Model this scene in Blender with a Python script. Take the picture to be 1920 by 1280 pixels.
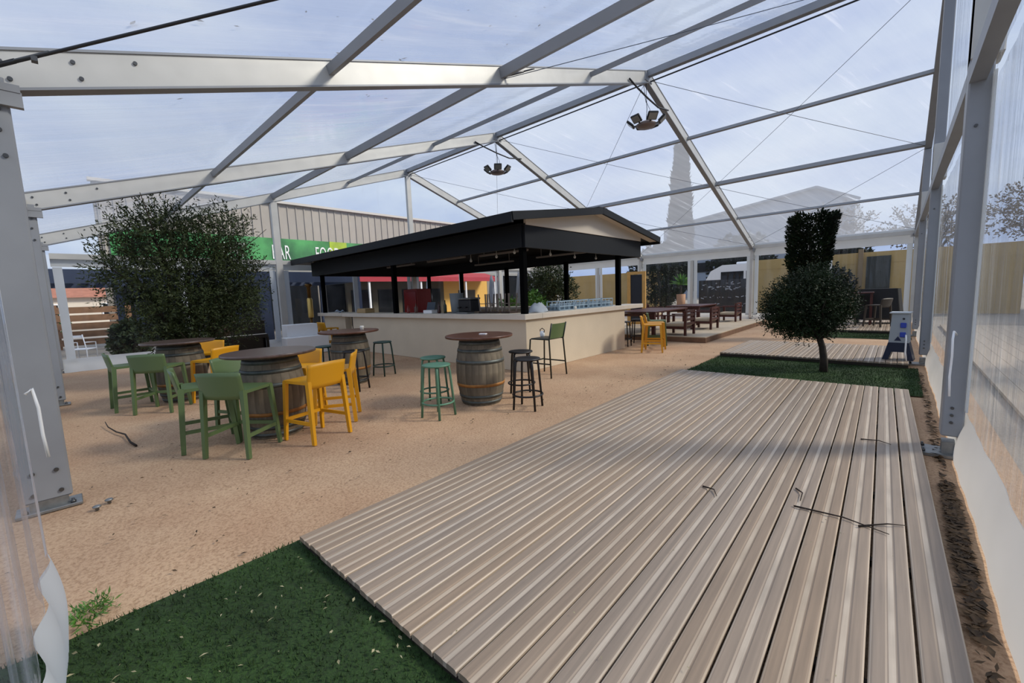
import bpy, bmesh, math, random
import numpy as np
from mathutils import Vector, Matrix, Euler

for _o in list(bpy.data.objects):
    bpy.data.objects.remove(_o, do_unlink=True)
SC = bpy.context.scene
COL = SC.collection
R = math.radians
PI = math.pi

# ------------------------------------------------------------------ camera
def make_camera():
    yaw, pitch, roll = 0.748409, 0.113018, -0.037802
    f0 = Vector((-math.sin(yaw), math.cos(yaw), 0)); r0 = Vector((math.cos(yaw), math.sin(yaw), 0)); u0 = Vector((0, 0, 1))
    fwd = f0*math.cos(pitch) - u0*math.sin(pitch)
    up = u0*math.cos(pitch) + f0*math.sin(pitch)
    r = r0*math.cos(roll) + up*math.sin(roll)
    u = up*math.cos(roll) - r0*math.sin(roll)
    m = Matrix(((r.x, u.x, -fwd.x, 0), (r.y, u.y, -fwd.y, 0), (r.z, u.z, -fwd.z, 1.472), (0, 0, 0, 1)))
    cd = bpy.data.cameras.new('camera'); cd.sensor_width = 36.0; cd.sensor_fit = 'HORIZONTAL'
    cd.lens = 780.12/1920*36; cd.clip_start = 0.03; cd.clip_end = 400
    co = bpy.data.objects.new('camera', cd); COL.objects.link(co); co.matrix_world = m
    SC.camera = co
make_camera()

# ------------------------------------------------------------------ world, sun, exposure
SC.view_settings.view_transform = 'Standard'
SC.view_settings.look = 'None'
SC.view_settings.gamma = 1.0
SC.view_settings.use_curve_mapping = False
SC.view_settings.exposure = -0.14
SC.cycles.transparent_max_bounces = 24
SC.cycles.max_bounces = 10

def make_world():
    w = bpy.data.worlds.new('overcast_sky'); SC.world = w; w.use_nodes = True
    nt = w.node_tree; nt.nodes.clear(); N = nt.nodes.new; L = nt.links.new
    out = N('ShaderNodeOutputWorld'); bg = N('ShaderNodeBackground')
    tc = N('ShaderNodeTexCoord'); mp = N('ShaderNodeMapping'); mp.inputs['Scale'].default_value = (1.0, 1.0, 2.6)
    nz = N('ShaderNodeTexNoise'); nz.inputs['Scale'].default_value = 1.9; nz.inputs['Detail'].default_value = 6; nz.inputs['Roughness'].default_value = 0.55
    cr = N('ShaderNodeValToRGB')
    cr.color_ramp.elements[0].position = 0.38; cr.color_ramp.elements[0].color = (0.46, 0.58, 0.86, 1)
    cr.color_ramp.elements[1].position = 0.62; cr.color_ramp.elements[1].color = (0.80, 0.89, 1.0, 1)
    L(tc.outputs['Generated'], mp.inputs['Vector']); L(mp.outputs['Vector'], nz.inputs['Vector']); L(nz.outputs['Fac'], cr.inputs['Fac'])
    L(cr.outputs['Color'], bg.inputs['Color']); bg.inputs['Strength'].default_value = 0.95
    L(bg.outputs['Background'], out.inputs['Surface'])
make_world()

def make_sun():
    sd = bpy.data.lights.new('sun', 'SUN'); sd.energy = 4.2; sd.angle = R(12); sd.color = (1.0, 0.90, 0.74)
    so = bpy.data.objects.new('sun', sd); COL.objects.link(so)
    d = Vector((0.66, 0.52, 0.62)).normalized()          # towards the sun
    so.rotation_euler = (-d).to_track_quat('-Z', 'Y').to_euler(); so.location = (20, 16, 25)
make_sun()

# ------------------------------------------------------------------ helpers
def lin(h):
    h = h.lstrip('#'); o = []
    for i in (0, 2, 4):
        c = int(h[i:i+2], 16)/255
        o.append(c/12.92 if c <= 0.04045 else ((c+0.055)/1.055)**2.4)
    return (o[0], o[1], o[2], 1)

def tag(o, label=None, cat=None, group=None, kind=None):
    if label: o['label'] = label
    if cat: o['category'] = cat
    if group: o['group'] = group
    if kind: o['kind'] = kind
    return o

def empty(name, loc=(0, 0, 0), rz=0.0, label=None, cat=None, group=None, kind=None, parent=None):
    o = bpy.data.objects.new(name, None); COL.objects.link(o); o.empty_display_size = 0.1
    o.location = loc; o.rotation_euler = (0, 0, rz)
    if parent: o.parent = parent
    return tag(o, label, cat, group, kind)

def link(name, mesh, parent=None, loc=None, rot=None):
    o = bpy.data.objects.new(name, mesh); COL.objects.link(o)
    if parent: o.parent = parent
    if loc is not None: o.location = loc
    if rot is not None: o.rotation_euler = rot
    return o

def copy_tree(o, parent=None):
    c = o.copy(); COL.objects.link(c); c.parent = parent
    for ch in list(o.children):
        copy_tree(ch, c)
    return c

class MB:
    """collects simple solids, then links them as one mesh"""
    def __init__(s): s.v = []; s.f = []; s.sm = []
    def add(s, vs, fs, smooth=False, M=None):
        b = len(s.v)
        for p in vs:
            p = Vector(p)
            if M is not None: p = M @ p
            s.v.append((p.x, p.y, p.z))
        for q in fs:
            s.f.append([b+i for i in q]); s.sm.append(smooth)
        return s
    def box(s, c, d, M=None, ch=0.0):
        x, y, z = d[0]/2, d[1]/2, d[2]/2
        T = Matrix.Translation(c)
        if M is not None: T = M @ T
        if ch <= 0:
            vs = [(sx*x, sy*y, sz*z) for sx in (-1, 1) for sy in (-1, 1) for sz in (-1, 1)]
            fs = [(0, 1, 3, 2), (4, 6, 7, 5), (0, 4, 5, 1), (2, 3, 7, 6), (0, 2, 6, 4), (1, 5, 7, 3)]
            return s.add(vs, fs, False, T)
        c_ = min(ch, x*.9, y*.9, z*.9)
        vs = []; idx = {}
        for sx in (-1, 1):
            for sy in (-1, 1):
                for sz in (-1, 1):
                    for a in range(3):
                        q = [sx*(x-c_), sy*(y-c_), sz*(z-c_)]
                        q[a] = (sx*x, sy*y, sz*z)[a]
                        idx[(sx, sy, sz, a)] = len(vs); vs.append(q)
        fs = []
        for a in range(3):
            o1, o2 = [k for k in range(3) if k != a]
            for sg in (-1, 1):
                loop = []
                for (p, q) in ((-1, -1), (1, -1), (1, 1), (-1, 1)):
                    k = [0, 0, 0]; k[a] = sg; k[o1] = p; k[o2] = q
                    loop.append(idx[(k[0], k[1], k[2], a)])
                fs.append(loop)
        for a in range(3):                                   # edge chamfers
            o1, o2 = [k for k in range(3) if k != a]
            for p in (-1, 1):
                for q in (-1, 1):
                    k1 = [0, 0, 0]; k1[o1] = p; k1[o2] = q; k2 = list(k1); k1[a] = -1; k2[a] = 1
                    fs.append([idx[(*k1, o1)], idx[(*k2, o1)], idx[(*k2, o2)], idx[(*k1, o2)]])
        for sx in (-1, 1):
            for sy in (-1, 1):
                for sz in (-1, 1):
                    fs.append([idx[(sx, sy, sz, a)] for a in range(3)])
        return s.add(vs, fs, False, T)
    def bar(s, p0, p1, w, h, up=(0, 0, 1), w1=None, h1=None):
        """rectangular bar from p0 to p1; w across, h along up"""
        p0 = Vector(p0); p1 = Vector(p1); d = (p1-p0).normalized(); up = Vector(up)
        x = d.cross(up)
        if x.length < 1e-4: x = d.cross(Vector((0, 1, 0)))
        x.normalize(); u = x.cross(d).normalized()
        w1 = w if w1 is None else w1; h1 = h if h1 is None else h1
        vs = []
        for p, ww, hh in ((p0, w, h), (p1, w1, h1)):
            for a, b in ((-1, -1), (1, -1), (1, 1), (-1, 1)):
                vs.append(p + x*(a*ww/2) + u*(b*hh/2))
        return s.add(vs, [(3, 2, 1, 0), (4, 5, 6, 7), (0, 1, 5, 4), (1, 2, 6, 5), (2, 3, 7, 6), (3, 0, 4, 7)])
    def tube(s, pts, r, n=8, closed=False, rs=None):
        pts = [Vector(p) for p in pts]; m = len(pts); vs = []; fs = []
        nrm = None
        for i, p in enumerate(pts):
            if closed: t = pts[(i+1) % m]-pts[i-1]
            else: t = pts[min(i+1, m-1)]-pts[max(i-1, 0)]
            t.normalize()
            if nrm is None:
                nrm = t.orthogonal().normalized()
            else:
                nrm = (nrm - t*nrm.dot(t))
                if nrm.length < 1e-6: nrm = t.orthogonal()
                nrm.normalize()
            b = t.cross(nrm); rr = rs[i] if rs else r
            for k in range(n):
                a = 2*PI*k/n
                vs.append(p + nrm*(math.cos(a)*rr) + b*(math.sin(a)*rr))
        for i in range(m if closed else m-1):
            j = (i+1) % m
            for k in range(n):
                k2 = (k+1) % n
                fs.append((i*n+k, i*n+k2, j*n+k2, j*n+k))
        s.add(vs, fs, True)
        if not closed:
            b = len(s.v)-len(vs)
            s.f.append([b+k for k in range(n)][::-1]); s.sm.append(False)
            s.f.append([b+(m-1)*n+k for k in range(n)]); s.sm.append(False)
        return s
    def lathe(s, prof, n=24, c=(0, 0, 0), smooth=True, cap=True):
        vs = []; fs = []
        for r, z in prof:
            for k in range(n):
                a = 2*PI*k/n; vs.append((c[0]+r*math.cos(a), c[1]+r*math.sin(a), c[2]+z))
        for i in range(len(prof)-1):
            for k in range(n):
                k2 = (k+1) % n
                fs.append((i*n+k, i*n+k2, (i+1)*n+k2, (i+1)*n+k))
        s.add(vs, fs, smooth); b = len(s.v)-len(vs)
        if cap:
            s.f.append([b+k for k in range(n)][::-1]); s.sm.append(False)
            s.f.append([b+(len(prof)-1)*n+k for k in range(n)]); s.sm.append(False)
        return s
    def prism(s, poly, axis, a, b):
        """poly of 2-D points extruded along axis ('x','y','z') from a to b"""
        def P(q, t):
            return {'x': (t, q[0], q[1]), 'y': (q[0], t, q[1]), 'z': (q[0], q[1], t)}[axis]
        n = len(poly); vs = [P(q, a) for q in poly]+[P(q, b) for q in poly]
        fs = [list(range(n))[::-1], list(range(n, 2*n))]+[(i, (i+1) % n, n+(i+1) % n, n+i) for i in range(n)]
        return s.add(vs, fs)
    def grid(s, fn, nu, nv, smooth=True):
        vs = [fn(i/nu, j/nv) for i in range(nu+1) for j in range(nv+1)]
        fs = [(i*(nv+1)+j, (i+1)*(nv+1)+j, (i+1)*(nv+1)+j+1, i*(nv+1)+j+1) for i in range(nu) for j in range(nv)]
        return s.add(vs, fs, smooth)
    def mesh(s, name, mat):
        me = bpy.data.meshes.new(name); me.from_pydata(s.v, [], s.f)
        bm = bmesh.new(); bm.from_mesh(me); bmesh.ops.recalc_face_normals(bm, faces=bm.faces[:]); bm.to_mesh(me); bm.free()
        for p, q in zip(me.polygons, s.sm): p.use_smooth = q
        if mat: me.materials.append(mat)
        return me
    def build(s, name, mat, parent=None, kind=None, label=None):
        o = link(name, s.mesh(name, mat), parent)
        return tag(o, label, None, None, kind)

# ------------------------------------------------------------------ materials
MATS = {}
def mat(name, col, rough=0.6, metal=0.0, var=0.0, scale=8.0, bump=0.0, col2=None, stretch=(1, 1, 1), spec=0.5, objvar=0.0, bscale=None, coat=0.0):
    if name in MATS: return MATS[name]
    m = bpy.data.materials.new(name); m.use_nodes = True; nt = m.node_tree; b = nt.nodes['Principled BSDF']
    N = nt.nodes.new; L = nt.links.new
    c = lin(col); b.inputs['Base Color'].default_value = c; b.inputs['Roughness'].default_value = rough
    b.inputs['Metallic'].default_value = metal; b.inputs['Specular IOR Level'].default_value = spec
    b.inputs['Coat Weight'].default_value = coat
    src = None
    if var > 0 or col2 or bump > 0:
        tc = N('ShaderNodeTexCoord'); mp = N('ShaderNodeMapping'); mp.inputs['Scale'].default_value = stretch
        nz = N('ShaderNodeTexNoise'); nz.inputs['Scale'].default_value = scale; nz.inputs['Detail'].default_value = 5
        L(tc.outputs['Object'], mp.inputs['Vector']); L(mp.outputs['Vector'], nz.inputs['Vector'])
        if var > 0 or col2:
            cr = N('ShaderNodeValToRGB'); cr.color_ramp.elements[0].position = 0.3; cr.color_ramp.elements[1].position = 0.7
            k = 1-var; cr.color_ramp.elements[0].color = (c[0]*k, c[1]*k, c[2]*k, 1)
            cr.color_ramp.elements[1].color = lin(col2) if col2 else (min(1, c[0]*(1+var)), min(1, c[1]*(1+var)), min(1, c[2]*(1+var)), 1)
            L(nz.outputs['Fac'], cr.inputs['Fac']); src = cr.outputs['Color']
        if bump > 0:
            nb = nz
            if bscale:
                nb = N('ShaderNodeTexNoise'); nb.inputs['Scale'].default_value = bscale; nb.inputs['Detail'].default_value = 4
                L(mp.outputs['Vector'], nb.inputs['Vector'])
            bp = N('ShaderNodeBump'); bp.inputs['Strength'].default_value = bump; bp.inputs['Distance'].default_value = 0.02
            L(nb.outputs['Fac'], bp.inputs['Height']); L(bp.outputs['Normal'], b.inputs['Normal'])
    if objvar > 0:
        oi = N('ShaderNodeObjectInfo'); hs = N('ShaderNodeHueSaturation')
        mr = N('ShaderNodeMapRange'); mr.inputs['To Min'].default_value = 1-objvar; mr.inputs['To Max'].default_value = 1+objvar
        L(oi.outputs['Random'], mr.inputs['Value']); L(mr.outputs['Result'], hs.inputs['Value'])
        if src: L(src, hs.inputs['Color'])
        else: hs.inputs['Color'].default_value = c
        src = hs.outputs['Color']
    if src: L(src, b.inputs['Base Color'])
    MATS[name] = m
    return m

def film(name, haze=0.12, tint='#F4F8FF', stretch=(1, 1, 1), bump=0.25, scale=3.0, streak=0.25, gloss=0.5, hcol='#E6ECF8', wr=(0.62, 0.80), ripple=0.25, rotz=0.0):
    """clear vinyl: see-through, a little milky, shiny, with creases"""
    m = bpy.data.materials.new(name); m.use_nodes = True; nt = m.node_tree; nt.nodes.clear(); N = nt.nodes.new; L = nt.links.new
    out = N('ShaderNodeOutputMaterial')
    tp = N('ShaderNodeBsdfTransparent'); tp.inputs['Color'].default_value = lin(tint)
    tl = N('ShaderNodeBsdfTranslucent'); tl.inputs['Color'].default_value = lin(hcol)
    df = N('ShaderNodeBsdfDiffuse'); df.inputs['Color'].default_value = lin(hcol)
    md = N('ShaderNodeMixShader'); md.inputs[0].default_value = 0.25
    gl = N('ShaderNodeBsdfGlossy'); gl.inputs['Roughness'].default_value = 0.06
    tc = N('ShaderNodeTexCoord'); mp = N('ShaderNodeMapping'); mp.inputs['Scale'].default_value = stretch
    ro = N('ShaderNodeMapping'); ro.inputs['Rotation'].default_value = (0, 0, rotz); L(tc.outputs['Object'], ro.inputs['Vector'])
    nz = N('ShaderNodeTexNoise'); nz.inputs['Scale'].default_value = scale; nz.inputs['Detail'].default_value = 6; nz.inputs['Distortion'].default_value = 0.3
    L(ro.outputs['Vector'], mp.inputs['Vector']); L(mp.outputs['Vector'], nz.inputs['Vector'])
    mr = N('ShaderNodeMapRange'); mr.inputs['From Min'].default_value = wr[0]; mr.inputs['From Max'].default_value = wr[1]
    mr.inputs['To Min'].default_value = haze; mr.inputs['To Max'].default_value = min(1, haze+streak)
    L(nz.outputs['Fac'], mr.inputs['Value'])
    bp = N('ShaderNodeBump'); bp.inputs['Strength'].default_value = bump; bp.inputs['Distance'].default_value = 0.05
    L(nz.outputs['Fac'], bp.inputs['Height']); L(bp.outputs['Normal'], gl.inputs['Normal'])
    L(tl.outputs[0], md.inputs[1]); L(df.outputs[0], md.inputs[2])
    rp = N('ShaderNodeMath'); rp.operation = 'MULTIPLY_ADD'; rp.inputs[1].default_value = ripple; rp.inputs[2].default_value = -.5*ripple; L(nz.outputs['Fac'], rp.inputs[0])
    sm = N('ShaderNodeMath'); sm.operation = 'ADD'; sm.use_clamp = True; L(rp.outputs[0], sm.inputs[0]); L(mr.outputs['Result'], sm.inputs[1])
    m1 = N('ShaderNodeMixShader'); L(sm.outputs[0], m1.inputs[0]); L(tp.outputs[0], m1.inputs[1]); L(md.outputs[0], m1.inputs[2])
    fr = N('ShaderNodeLayerWeight'); L(bp.outputs['Normal'], fr.inputs['Normal'])          # grazing reflection, alike from both sides
    pw = N('ShaderNodeMath'); pw.operation = 'POWER'; pw.inputs[1].default_value = 4.0; L(fr.outputs['Facing'], pw.inputs[0])
    mu = N('ShaderNodeMath'); mu.operation = 'MULTIPLY_ADD'; mu.inputs[1].default_value = gloss; mu.inputs[2].default_value = .035; L(pw.outputs[0], mu.inputs[0])
    m2 = N('ShaderNodeMixShader'); L(mu.outputs[0], m2.inputs[0]); L(m1.outputs[0], m2.inputs[1]); L(gl.outputs[0], m2.inputs[2])
    L(m2.outputs[0], out.inputs['Surface'])
    return m

ALU = mat('aluminium', '#C4C4C0', 0.42, 0.25, 0.06, 3.0)
ALU_D = mat('aluminium_grey', '#8F9399', 0.45, 0.2, 0.05, 3.0)
STEEL = mat('galvanised_steel', '#8A8C8C', 0.45, 0.7, 0.2, 20)
BOLT = mat('bolt_steel', '#5A5B5C', 0.35, 0.8)
CABLE = mat('cable_dark', '#22252B', 0.5)
WIRE = mat('wire_rope', '#5D6675', 0.45, 0.3)
VINYL = mat('white_vinyl', '#DDE1E4', 0.45, 0, 0.05, 2, 0.15)
VALANCE = mat('grey_white_vinyl', '#BFC4CA', 0.5, 0, 0.04, 2)
def translucent(m, fac):
    nt = m.node_tree; b = nt.nodes['Principled BSDF']; out = nt.nodes['Material Output']
    t = nt.nodes.new('ShaderNodeBsdfTranslucent'); t.inputs['Color'].default_value = b.inputs['Base Color'].default_value
    mx = nt.nodes.new('ShaderNodeMixShader'); mx.inputs[0].default_value = fac
    nt.links.new(b.outputs[0], mx.inputs[1]); nt.links.new(t.outputs[0], mx.inputs[2]); nt.links.new(mx.outputs[0], out.inputs['Surface'])
translucent(VINYL, .5); translucent(VALANCE, .35)
GREEN = mat('green_plastic', '#5A7048', 0.42)
YELLOW = mat('yellow_plastic', '#D89A14', 0.42)
BLACK = mat('black_plastic', '#17181C', 0.45)
SAGE = mat('sage_plastic', '#55816A', 0.45)
TEAL = mat('dark_teal_plastic', '#24443F', 0.45)
NAVY = mat('navy_steel', '#26324A', 0.5)
CHAR = mat('charcoal_sheet', '#171B20', 0.6, spec=.25)
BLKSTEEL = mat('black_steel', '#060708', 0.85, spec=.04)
CREAM = mat('cream_render', '#D2C4AC', 0.75, 0, 0.04, 2, 0.1, bscale=40)
SLAB = mat('cream_stone', '#D6CCBC', 0.45, 0, 0.04, 6)
OFFWHITE = mat('off_white_paint', '#CFC6B8', 0.7)
WHITE = mat('white_paint', '#F2F3F4', 0.4)
TABLEW = mat('table_wood', '#5A3A2C', 0.32, 0, 0.3, 5, 0.05, stretch=(1, 9, 1))
TABLEW2 = mat('table_wood_grey', '#5B4A43', 0.30, 0, 0.25, 5, 0.05, stretch=(1, 9, 1))
STAVE = mat('barrel_oak', '#6B6253', 0.75, 0, 0.35, 4, 0.3, stretch=(3, 3, .6), objvar=0.25)
HOOP = mat('hoop_iron', '#565B59', 0.5, 0.5, 0.25, 12)
RUST = mat('hoop_rust', '#9A6A36', 0.6, 0.3, 0.3, 12)
REDWOOD = mat('dark_red_wood', '#4A2420', 0.4, 0, 0.3, 5, 0.05, stretch=(1, 6, 1))
CUSHION = mat('beige_cushion', '#C9B79C', 0.85, 0, 0.05, 8)
BARK = mat('bark', '#2C241D', 0.85, 0, 0.3, 10, 0.5)
LEAF_OLIVE = mat('olive_leaf', '#28331A', 0.6, 0, 0.45, 3.0, col2='#414E2A', spec=.3)
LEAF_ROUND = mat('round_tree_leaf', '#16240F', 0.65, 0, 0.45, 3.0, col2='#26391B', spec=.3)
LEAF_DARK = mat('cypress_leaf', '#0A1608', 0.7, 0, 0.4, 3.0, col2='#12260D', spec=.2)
LEAF_GRN = mat('bright_leaf', '#4C7A2C', 0.5, 0, 0.4, 3.0)
FILM_ROOF = film('clear_roof_film', haze=0.36, stretch=(6, .5, 1), bump=0.25, scale=1.0, streak=0.45, gloss=0.35, wr=(0.64, 0.82), ripple=.18, rotz=R(24))
FILM_ROOF_L = film('clear_roof_film_taut', haze=0.36, stretch=(5, .30, 1), bump=0.2, scale=1.0, streak=0.35, gloss=0.35, wr=(0.62, 0.80), ripple=.6)
FILM_WALL = film('clear_wall_film', haze=0.10, stretch=(4, 4, .25), bump=0.5, scale=2.0, streak=0.30, gloss=0.5, wr=(0.55, 0.8), ripple=.15)
FILM_WIN = film('clear_window_film', haze=0.012, stretch=(2, 2, .5), bump=0.12, scale=2.0, streak=0.06, gloss=0.35, ripple=.01)
# ================================================================== the tent (20 m span, 5 m bays)
FX = [0.38, -4.62, -9.62, -14.62]
YN, YR, YF = -0.13, 9.975, 20.08
ZE, ZR = 3.11, 6.43
SL = (ZR-ZE)/(YR-YN)
def zr(y): return ZE + SL*((YR-YN)-abs(y-YR))
rnd = random.Random(7)

# ------------------------------------------------------------------ floor and ground
def ground_mat(name, c1, c2, c3, scale=0.9, bump=0.5, rough=0.9):
    m = bpy.data.materials.new(name); m.use_nodes = True; nt = m.node_tree; b = nt.nodes['Principled BSDF']; N = nt.nodes.new; L = nt.links.new
    tc = N('ShaderNodeTexCoord')
    n1 = N('ShaderNodeTexNoise'); n1.inputs['Scale'].default_value = scale; n1.inputs['Detail'].default_value = 6; n1.inputs['Roughness'].default_value = .6
    n2 = N('ShaderNodeTexNoise'); n2.inputs['Scale'].default_value = 55; n2.inputs['Detail'].default_value = 4; n2.inputs['Roughness'].default_value = .7
    L(tc.outputs['Object'], n1.inputs['Vector']); L(tc.outputs['Object'], n2.inputs['Vector'])
    cr = N('ShaderNodeValToRGB'); cr.color_ramp.elements[0].position = .32; cr.color_ramp.elements[0].color = lin(c1)
    cr.color_ramp.elements[1].position = .68; cr.color_ramp.elements[1].color = lin(c2)
    cr2 = N('ShaderNodeValToRGB'); cr2.color_ramp.elements[0].position = .35; cr2.color_ramp.elements[0].color = lin(c3)
    cr2.color_ramp.elements[1].position = .55; cr2.color_ramp.elements[1].color = (1, 1, 1, 1)
    mx = N('ShaderNodeMix'); mx.data_type = 'RGBA'; mx.blend_type = 'MULTIPLY'; mx.inputs[0].default_value = .55
    L(n1.outputs['Fac'], cr.inputs['Fac']); L(n2.outputs['Fac'], cr2.inputs['Fac'])
    L(cr.outputs['Color'], mx.inputs[6]); L(cr2.outputs['Color'], mx.inputs[7]); L(mx.outputs[2], b.inputs['Base Color'])
    bp = N('ShaderNodeBump'); bp.inputs['Strength'].default_value = bump; bp.inputs['Distance'].default_value = .015
    L(n2.outputs['Fac'], bp.inputs['Height']); L(bp.outputs['Normal'], b.inputs['Normal']); b.inputs['Roughness'].default_value = rough
    return m
SAND = ground_mat('compacted_sand', '#B49274', '#C9AA8A', '#A48C72')
PAVE = ground_mat('grey_paving', '#9A9186', '#B2A99C', '#A09a90', 0.4, 0.3)
TURF = ground_mat('artificial_turf', '#223A14', '#34541F', '#1A2C10', 1.3, 1.0)

def wavy_plane(name, x0, x1, y0, y1, z, nx, ny, amp, m, kind='structure'):
    mb = MB()
    mb.grid(lambda u, v: (x0+(x1-x0)*u, y0+(y1-y0)*v, z+amp*(math.sin(9*u+3*v*5)*math.cos(7*v+4*u)+.5*math.sin(31*u+17*v))), nx, ny)
    return mb.build(name, m, None, kind)
wavy_plane('floor', -14.9, 0.75, -1.6, 20.3, -0.004, 60, 80, 0.0025, SAND)
MB().box((0, 20, -0.06), (170, 190, 0.08)).build('ground', PAVE, None, 'structure')

# ------------------------------------------------------------------ portal frames
BOLT_X = MB().tube([(0, 0, 0), (.014, 0, 0)], .014, 10).mesh('bolt', BOLT)
ABOLT = MB().lathe([(.016, .024), (.016, .04), (.009, .042), (.009, .055)], 8).mesh('anchor_bolt', BOLT)
FRAME_LABELS = ['aluminium gable frame of the clear tent beside the electric cabinet',
                'aluminium tent frame whose ridge carries a floodlight cluster above the bar front',
                'aluminium tent frame crossing over the middle of the bar with a floodlight cluster',
                'aluminium gable frame at the far end behind the feathery olive tree']
for i, x in enumerate(FX):
    fr = empty('portal_frame', (x, 0, 0), 0, FRAME_LABELS[i], 'tent frame', 'portal frames of the clear tent')
    for s, yc in ((-1, -0.205), (1, 20.155)):
        c = MB().box((0, yc, 1.58), (.11, .25, 3.0), None, .012).build('column', ALU_D if s < 0 else ALU, fr)
        for zz, yy in ((.30, -.06), (.30, .06), (.14, -.07), (.14, .07), (2.55, .07), (2.86, .07), (2.72, .06)):
            link('bolt', BOLT_X, c, (.055, yc+yy, zz))
        bp = MB().box((.0, yc, .012), (.20, .34, .024), None, .004).box((0, yc, .05), (.09, .2, .09)).build('base_plate', STEEL, fr)
        for a, bb in ((.07, -.12), (.07, .12)):
            link('anchor_bolt', ABOLT, bp, (a, yc+bb, 0))
        MB().box((0, yc-s*.02, 3.0), (.2, .33, .05)).box((.07, yc-s*.06, 2.93), (.05, .26, .10)).build('head_bracket', ALU_D, fr)
    for s in (0, 1):
        p0 = (0, YN-.1, zr(YN)-.03) if s == 0 else (0, YF+.1, zr(YF)-.03)
        p1 = (0, YR, ZR)
        rf = MB().bar(p0, p1, .10, .25).build('rafter', ALU, fr)
        lip = MB()
        d = (Vector(p1)-Vector(p0)).normalized(); n = Vector((1, 0, 0)).cross(d).normalized()
        if n.z < 0: n = -n
        for k in (-1, 1):
            lip.bar(Vector(p0)+n*(k*.125), Vector(p1)+n*(k*.125), .125, .018)
        lip.build('flange', ALU_D, rf)
        for t, o in ((.015, .05), (.015, -.06), (.05, .05), (.05, -.06), (.085, .05)):
            q = Vector(p0)+(Vector(p1)-Vector(p0))*t+n*o
            link('bolt', BOLT_X, rf, q+Vector((.05, 0, 0)))
    MB().box((0, YR, ZR-.02), (.14, .36, .2), None, .01).build('ridge_joint', ALU_D, fr)

# ------------------------------------------------------------------ ceiling: purlins, films, bracing
ceil = empty('ceiling', (0, 0, 0), 0, kind='structure')
for k, t in enumerate((.117, .25, .375, .5, .625, .75, .875)):
    y = YN+(YF-YN)*t; z = zr(y)
    w, h = ((.07, .09), (.11, .14), (.06, .08), (.12, .14), (.06, .08), (.09, .12), (.06, .07))[k]
    for b in range(3):
        n = Vector((0, -SL, 1)) if t < .5 else (Vector((0, SL, 1)) if t > .5 else Vector((0, 0, 1)))
        z0 = z+.03 if t != .5 else z+.06
        MB().bar((FX[b]-.05, y, z0), (FX[b+1]+.05, y, z0), w, h, n).build('purlin', ALU_D, ceil)
for b in range(3):
    for y, z in ((YN-.08, 3.06), (YF+.06, 3.06)):
        MB().bar((FX[b]-.055, y, z), (FX[b+1]+.055, y, z), .10, .14).build('eave_beam', ALU, ceil)
    for s in (0, 1):
        ya, yb = (YN-.22, YR) if s == 0 else (YR, YF+.22)
        x0, x1 = FX[b], FX[b+1]
        def roof(u, v, x0=x0, x1=x1, ya=ya, yb=yb):
            x = x0+(x1-x0)*u; y = ya+(yb-ya)*v
            sag = -.035*math.sin(PI*u)*abs(math.sin(4*PI*v)) + .006*math.sin(14*PI*u+5*v)*math.sin(9*v)
            return (x, y, zr(y)+.155+sag)
        MB().grid(roof, 20, 40).build('roof_panel', FILM_ROOF_L if s == 0 else FILM_ROOF, ceil)
def P3(x, t, dz=-.05):
    y = YN+(YF-YN)*t; return Vector((x, y, zr(y)+dz))
def cable(p0, p1, r=.007, sag=.0, m=None, name='bracing_cable'):
    p0 = Vector(p0); p1 = Vector(p1)
    pts = [p0+(p1-p0)*(k/10)-Vector((0, 0, sag*math.sin(PI*k/10))) for k in range(11)]
    return MB().tube(pts, r, 6).build(name, m or WIRE, ceil)
for b in range(3):
    x0, x1 = FX[b], FX[b+1]
    for (ta, tb) in ((-.012, .25), (.25, .5), (.5, .75), (.75, .99)):
        if b != 0 and ta < .5: continue
        m_, r_ = (CABLE, .011) if ta < .2 and b == 0 else (WIRE, .006)
        cable(P3(x1, ta), P3(x0, tb), r_, .02, m_)
        if ta >= .5: cable(P3(x0, ta), P3(x1, tb), .005, .02)
# ratchet straps at the lower end of the nearest bracing, and the service cables along the ridge
a0, a1 = P3(FX[1], -.012), P3(FX[0], .25)
dd = (a1-a0).normalized()
MB().bar(a0, a0+dd*.5, .008, .03).build('tension_strap', CABLE, ceil)
MB().tube([a0+dd*.5, a0+dd*.72], .012, 8).box(a0+dd*.62+Vector((.0, 0, -.02)), (.05, .03, .03)).build('turnbuckle', BOLT, ceil)
q0, q1 = P3(FX[1], .25, -.02), P3(FX[0], .5, -.02); d2 = (q1-q0).normalized()
MB().tube([q0+d2*.05, q0+d2*.38], .016, 8).tube([q0+d2*.38, q0+d2*.55], .011, 8).build('turnbuckle', BOLT, ceil)
for dy, dz in ((.09, -.03), (.14, .0)):
    cable((FX[0], YR+dy, ZR+dz-.03), (FX[3], YR+dy, ZR+dz-.03), .014, .03, CABLE, 'power_cable')
cable(P3(FX[1], .25, -.12), P3(FX[1], .25, .15), .012, 0, CABLE, 'hanging_rod')

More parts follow.
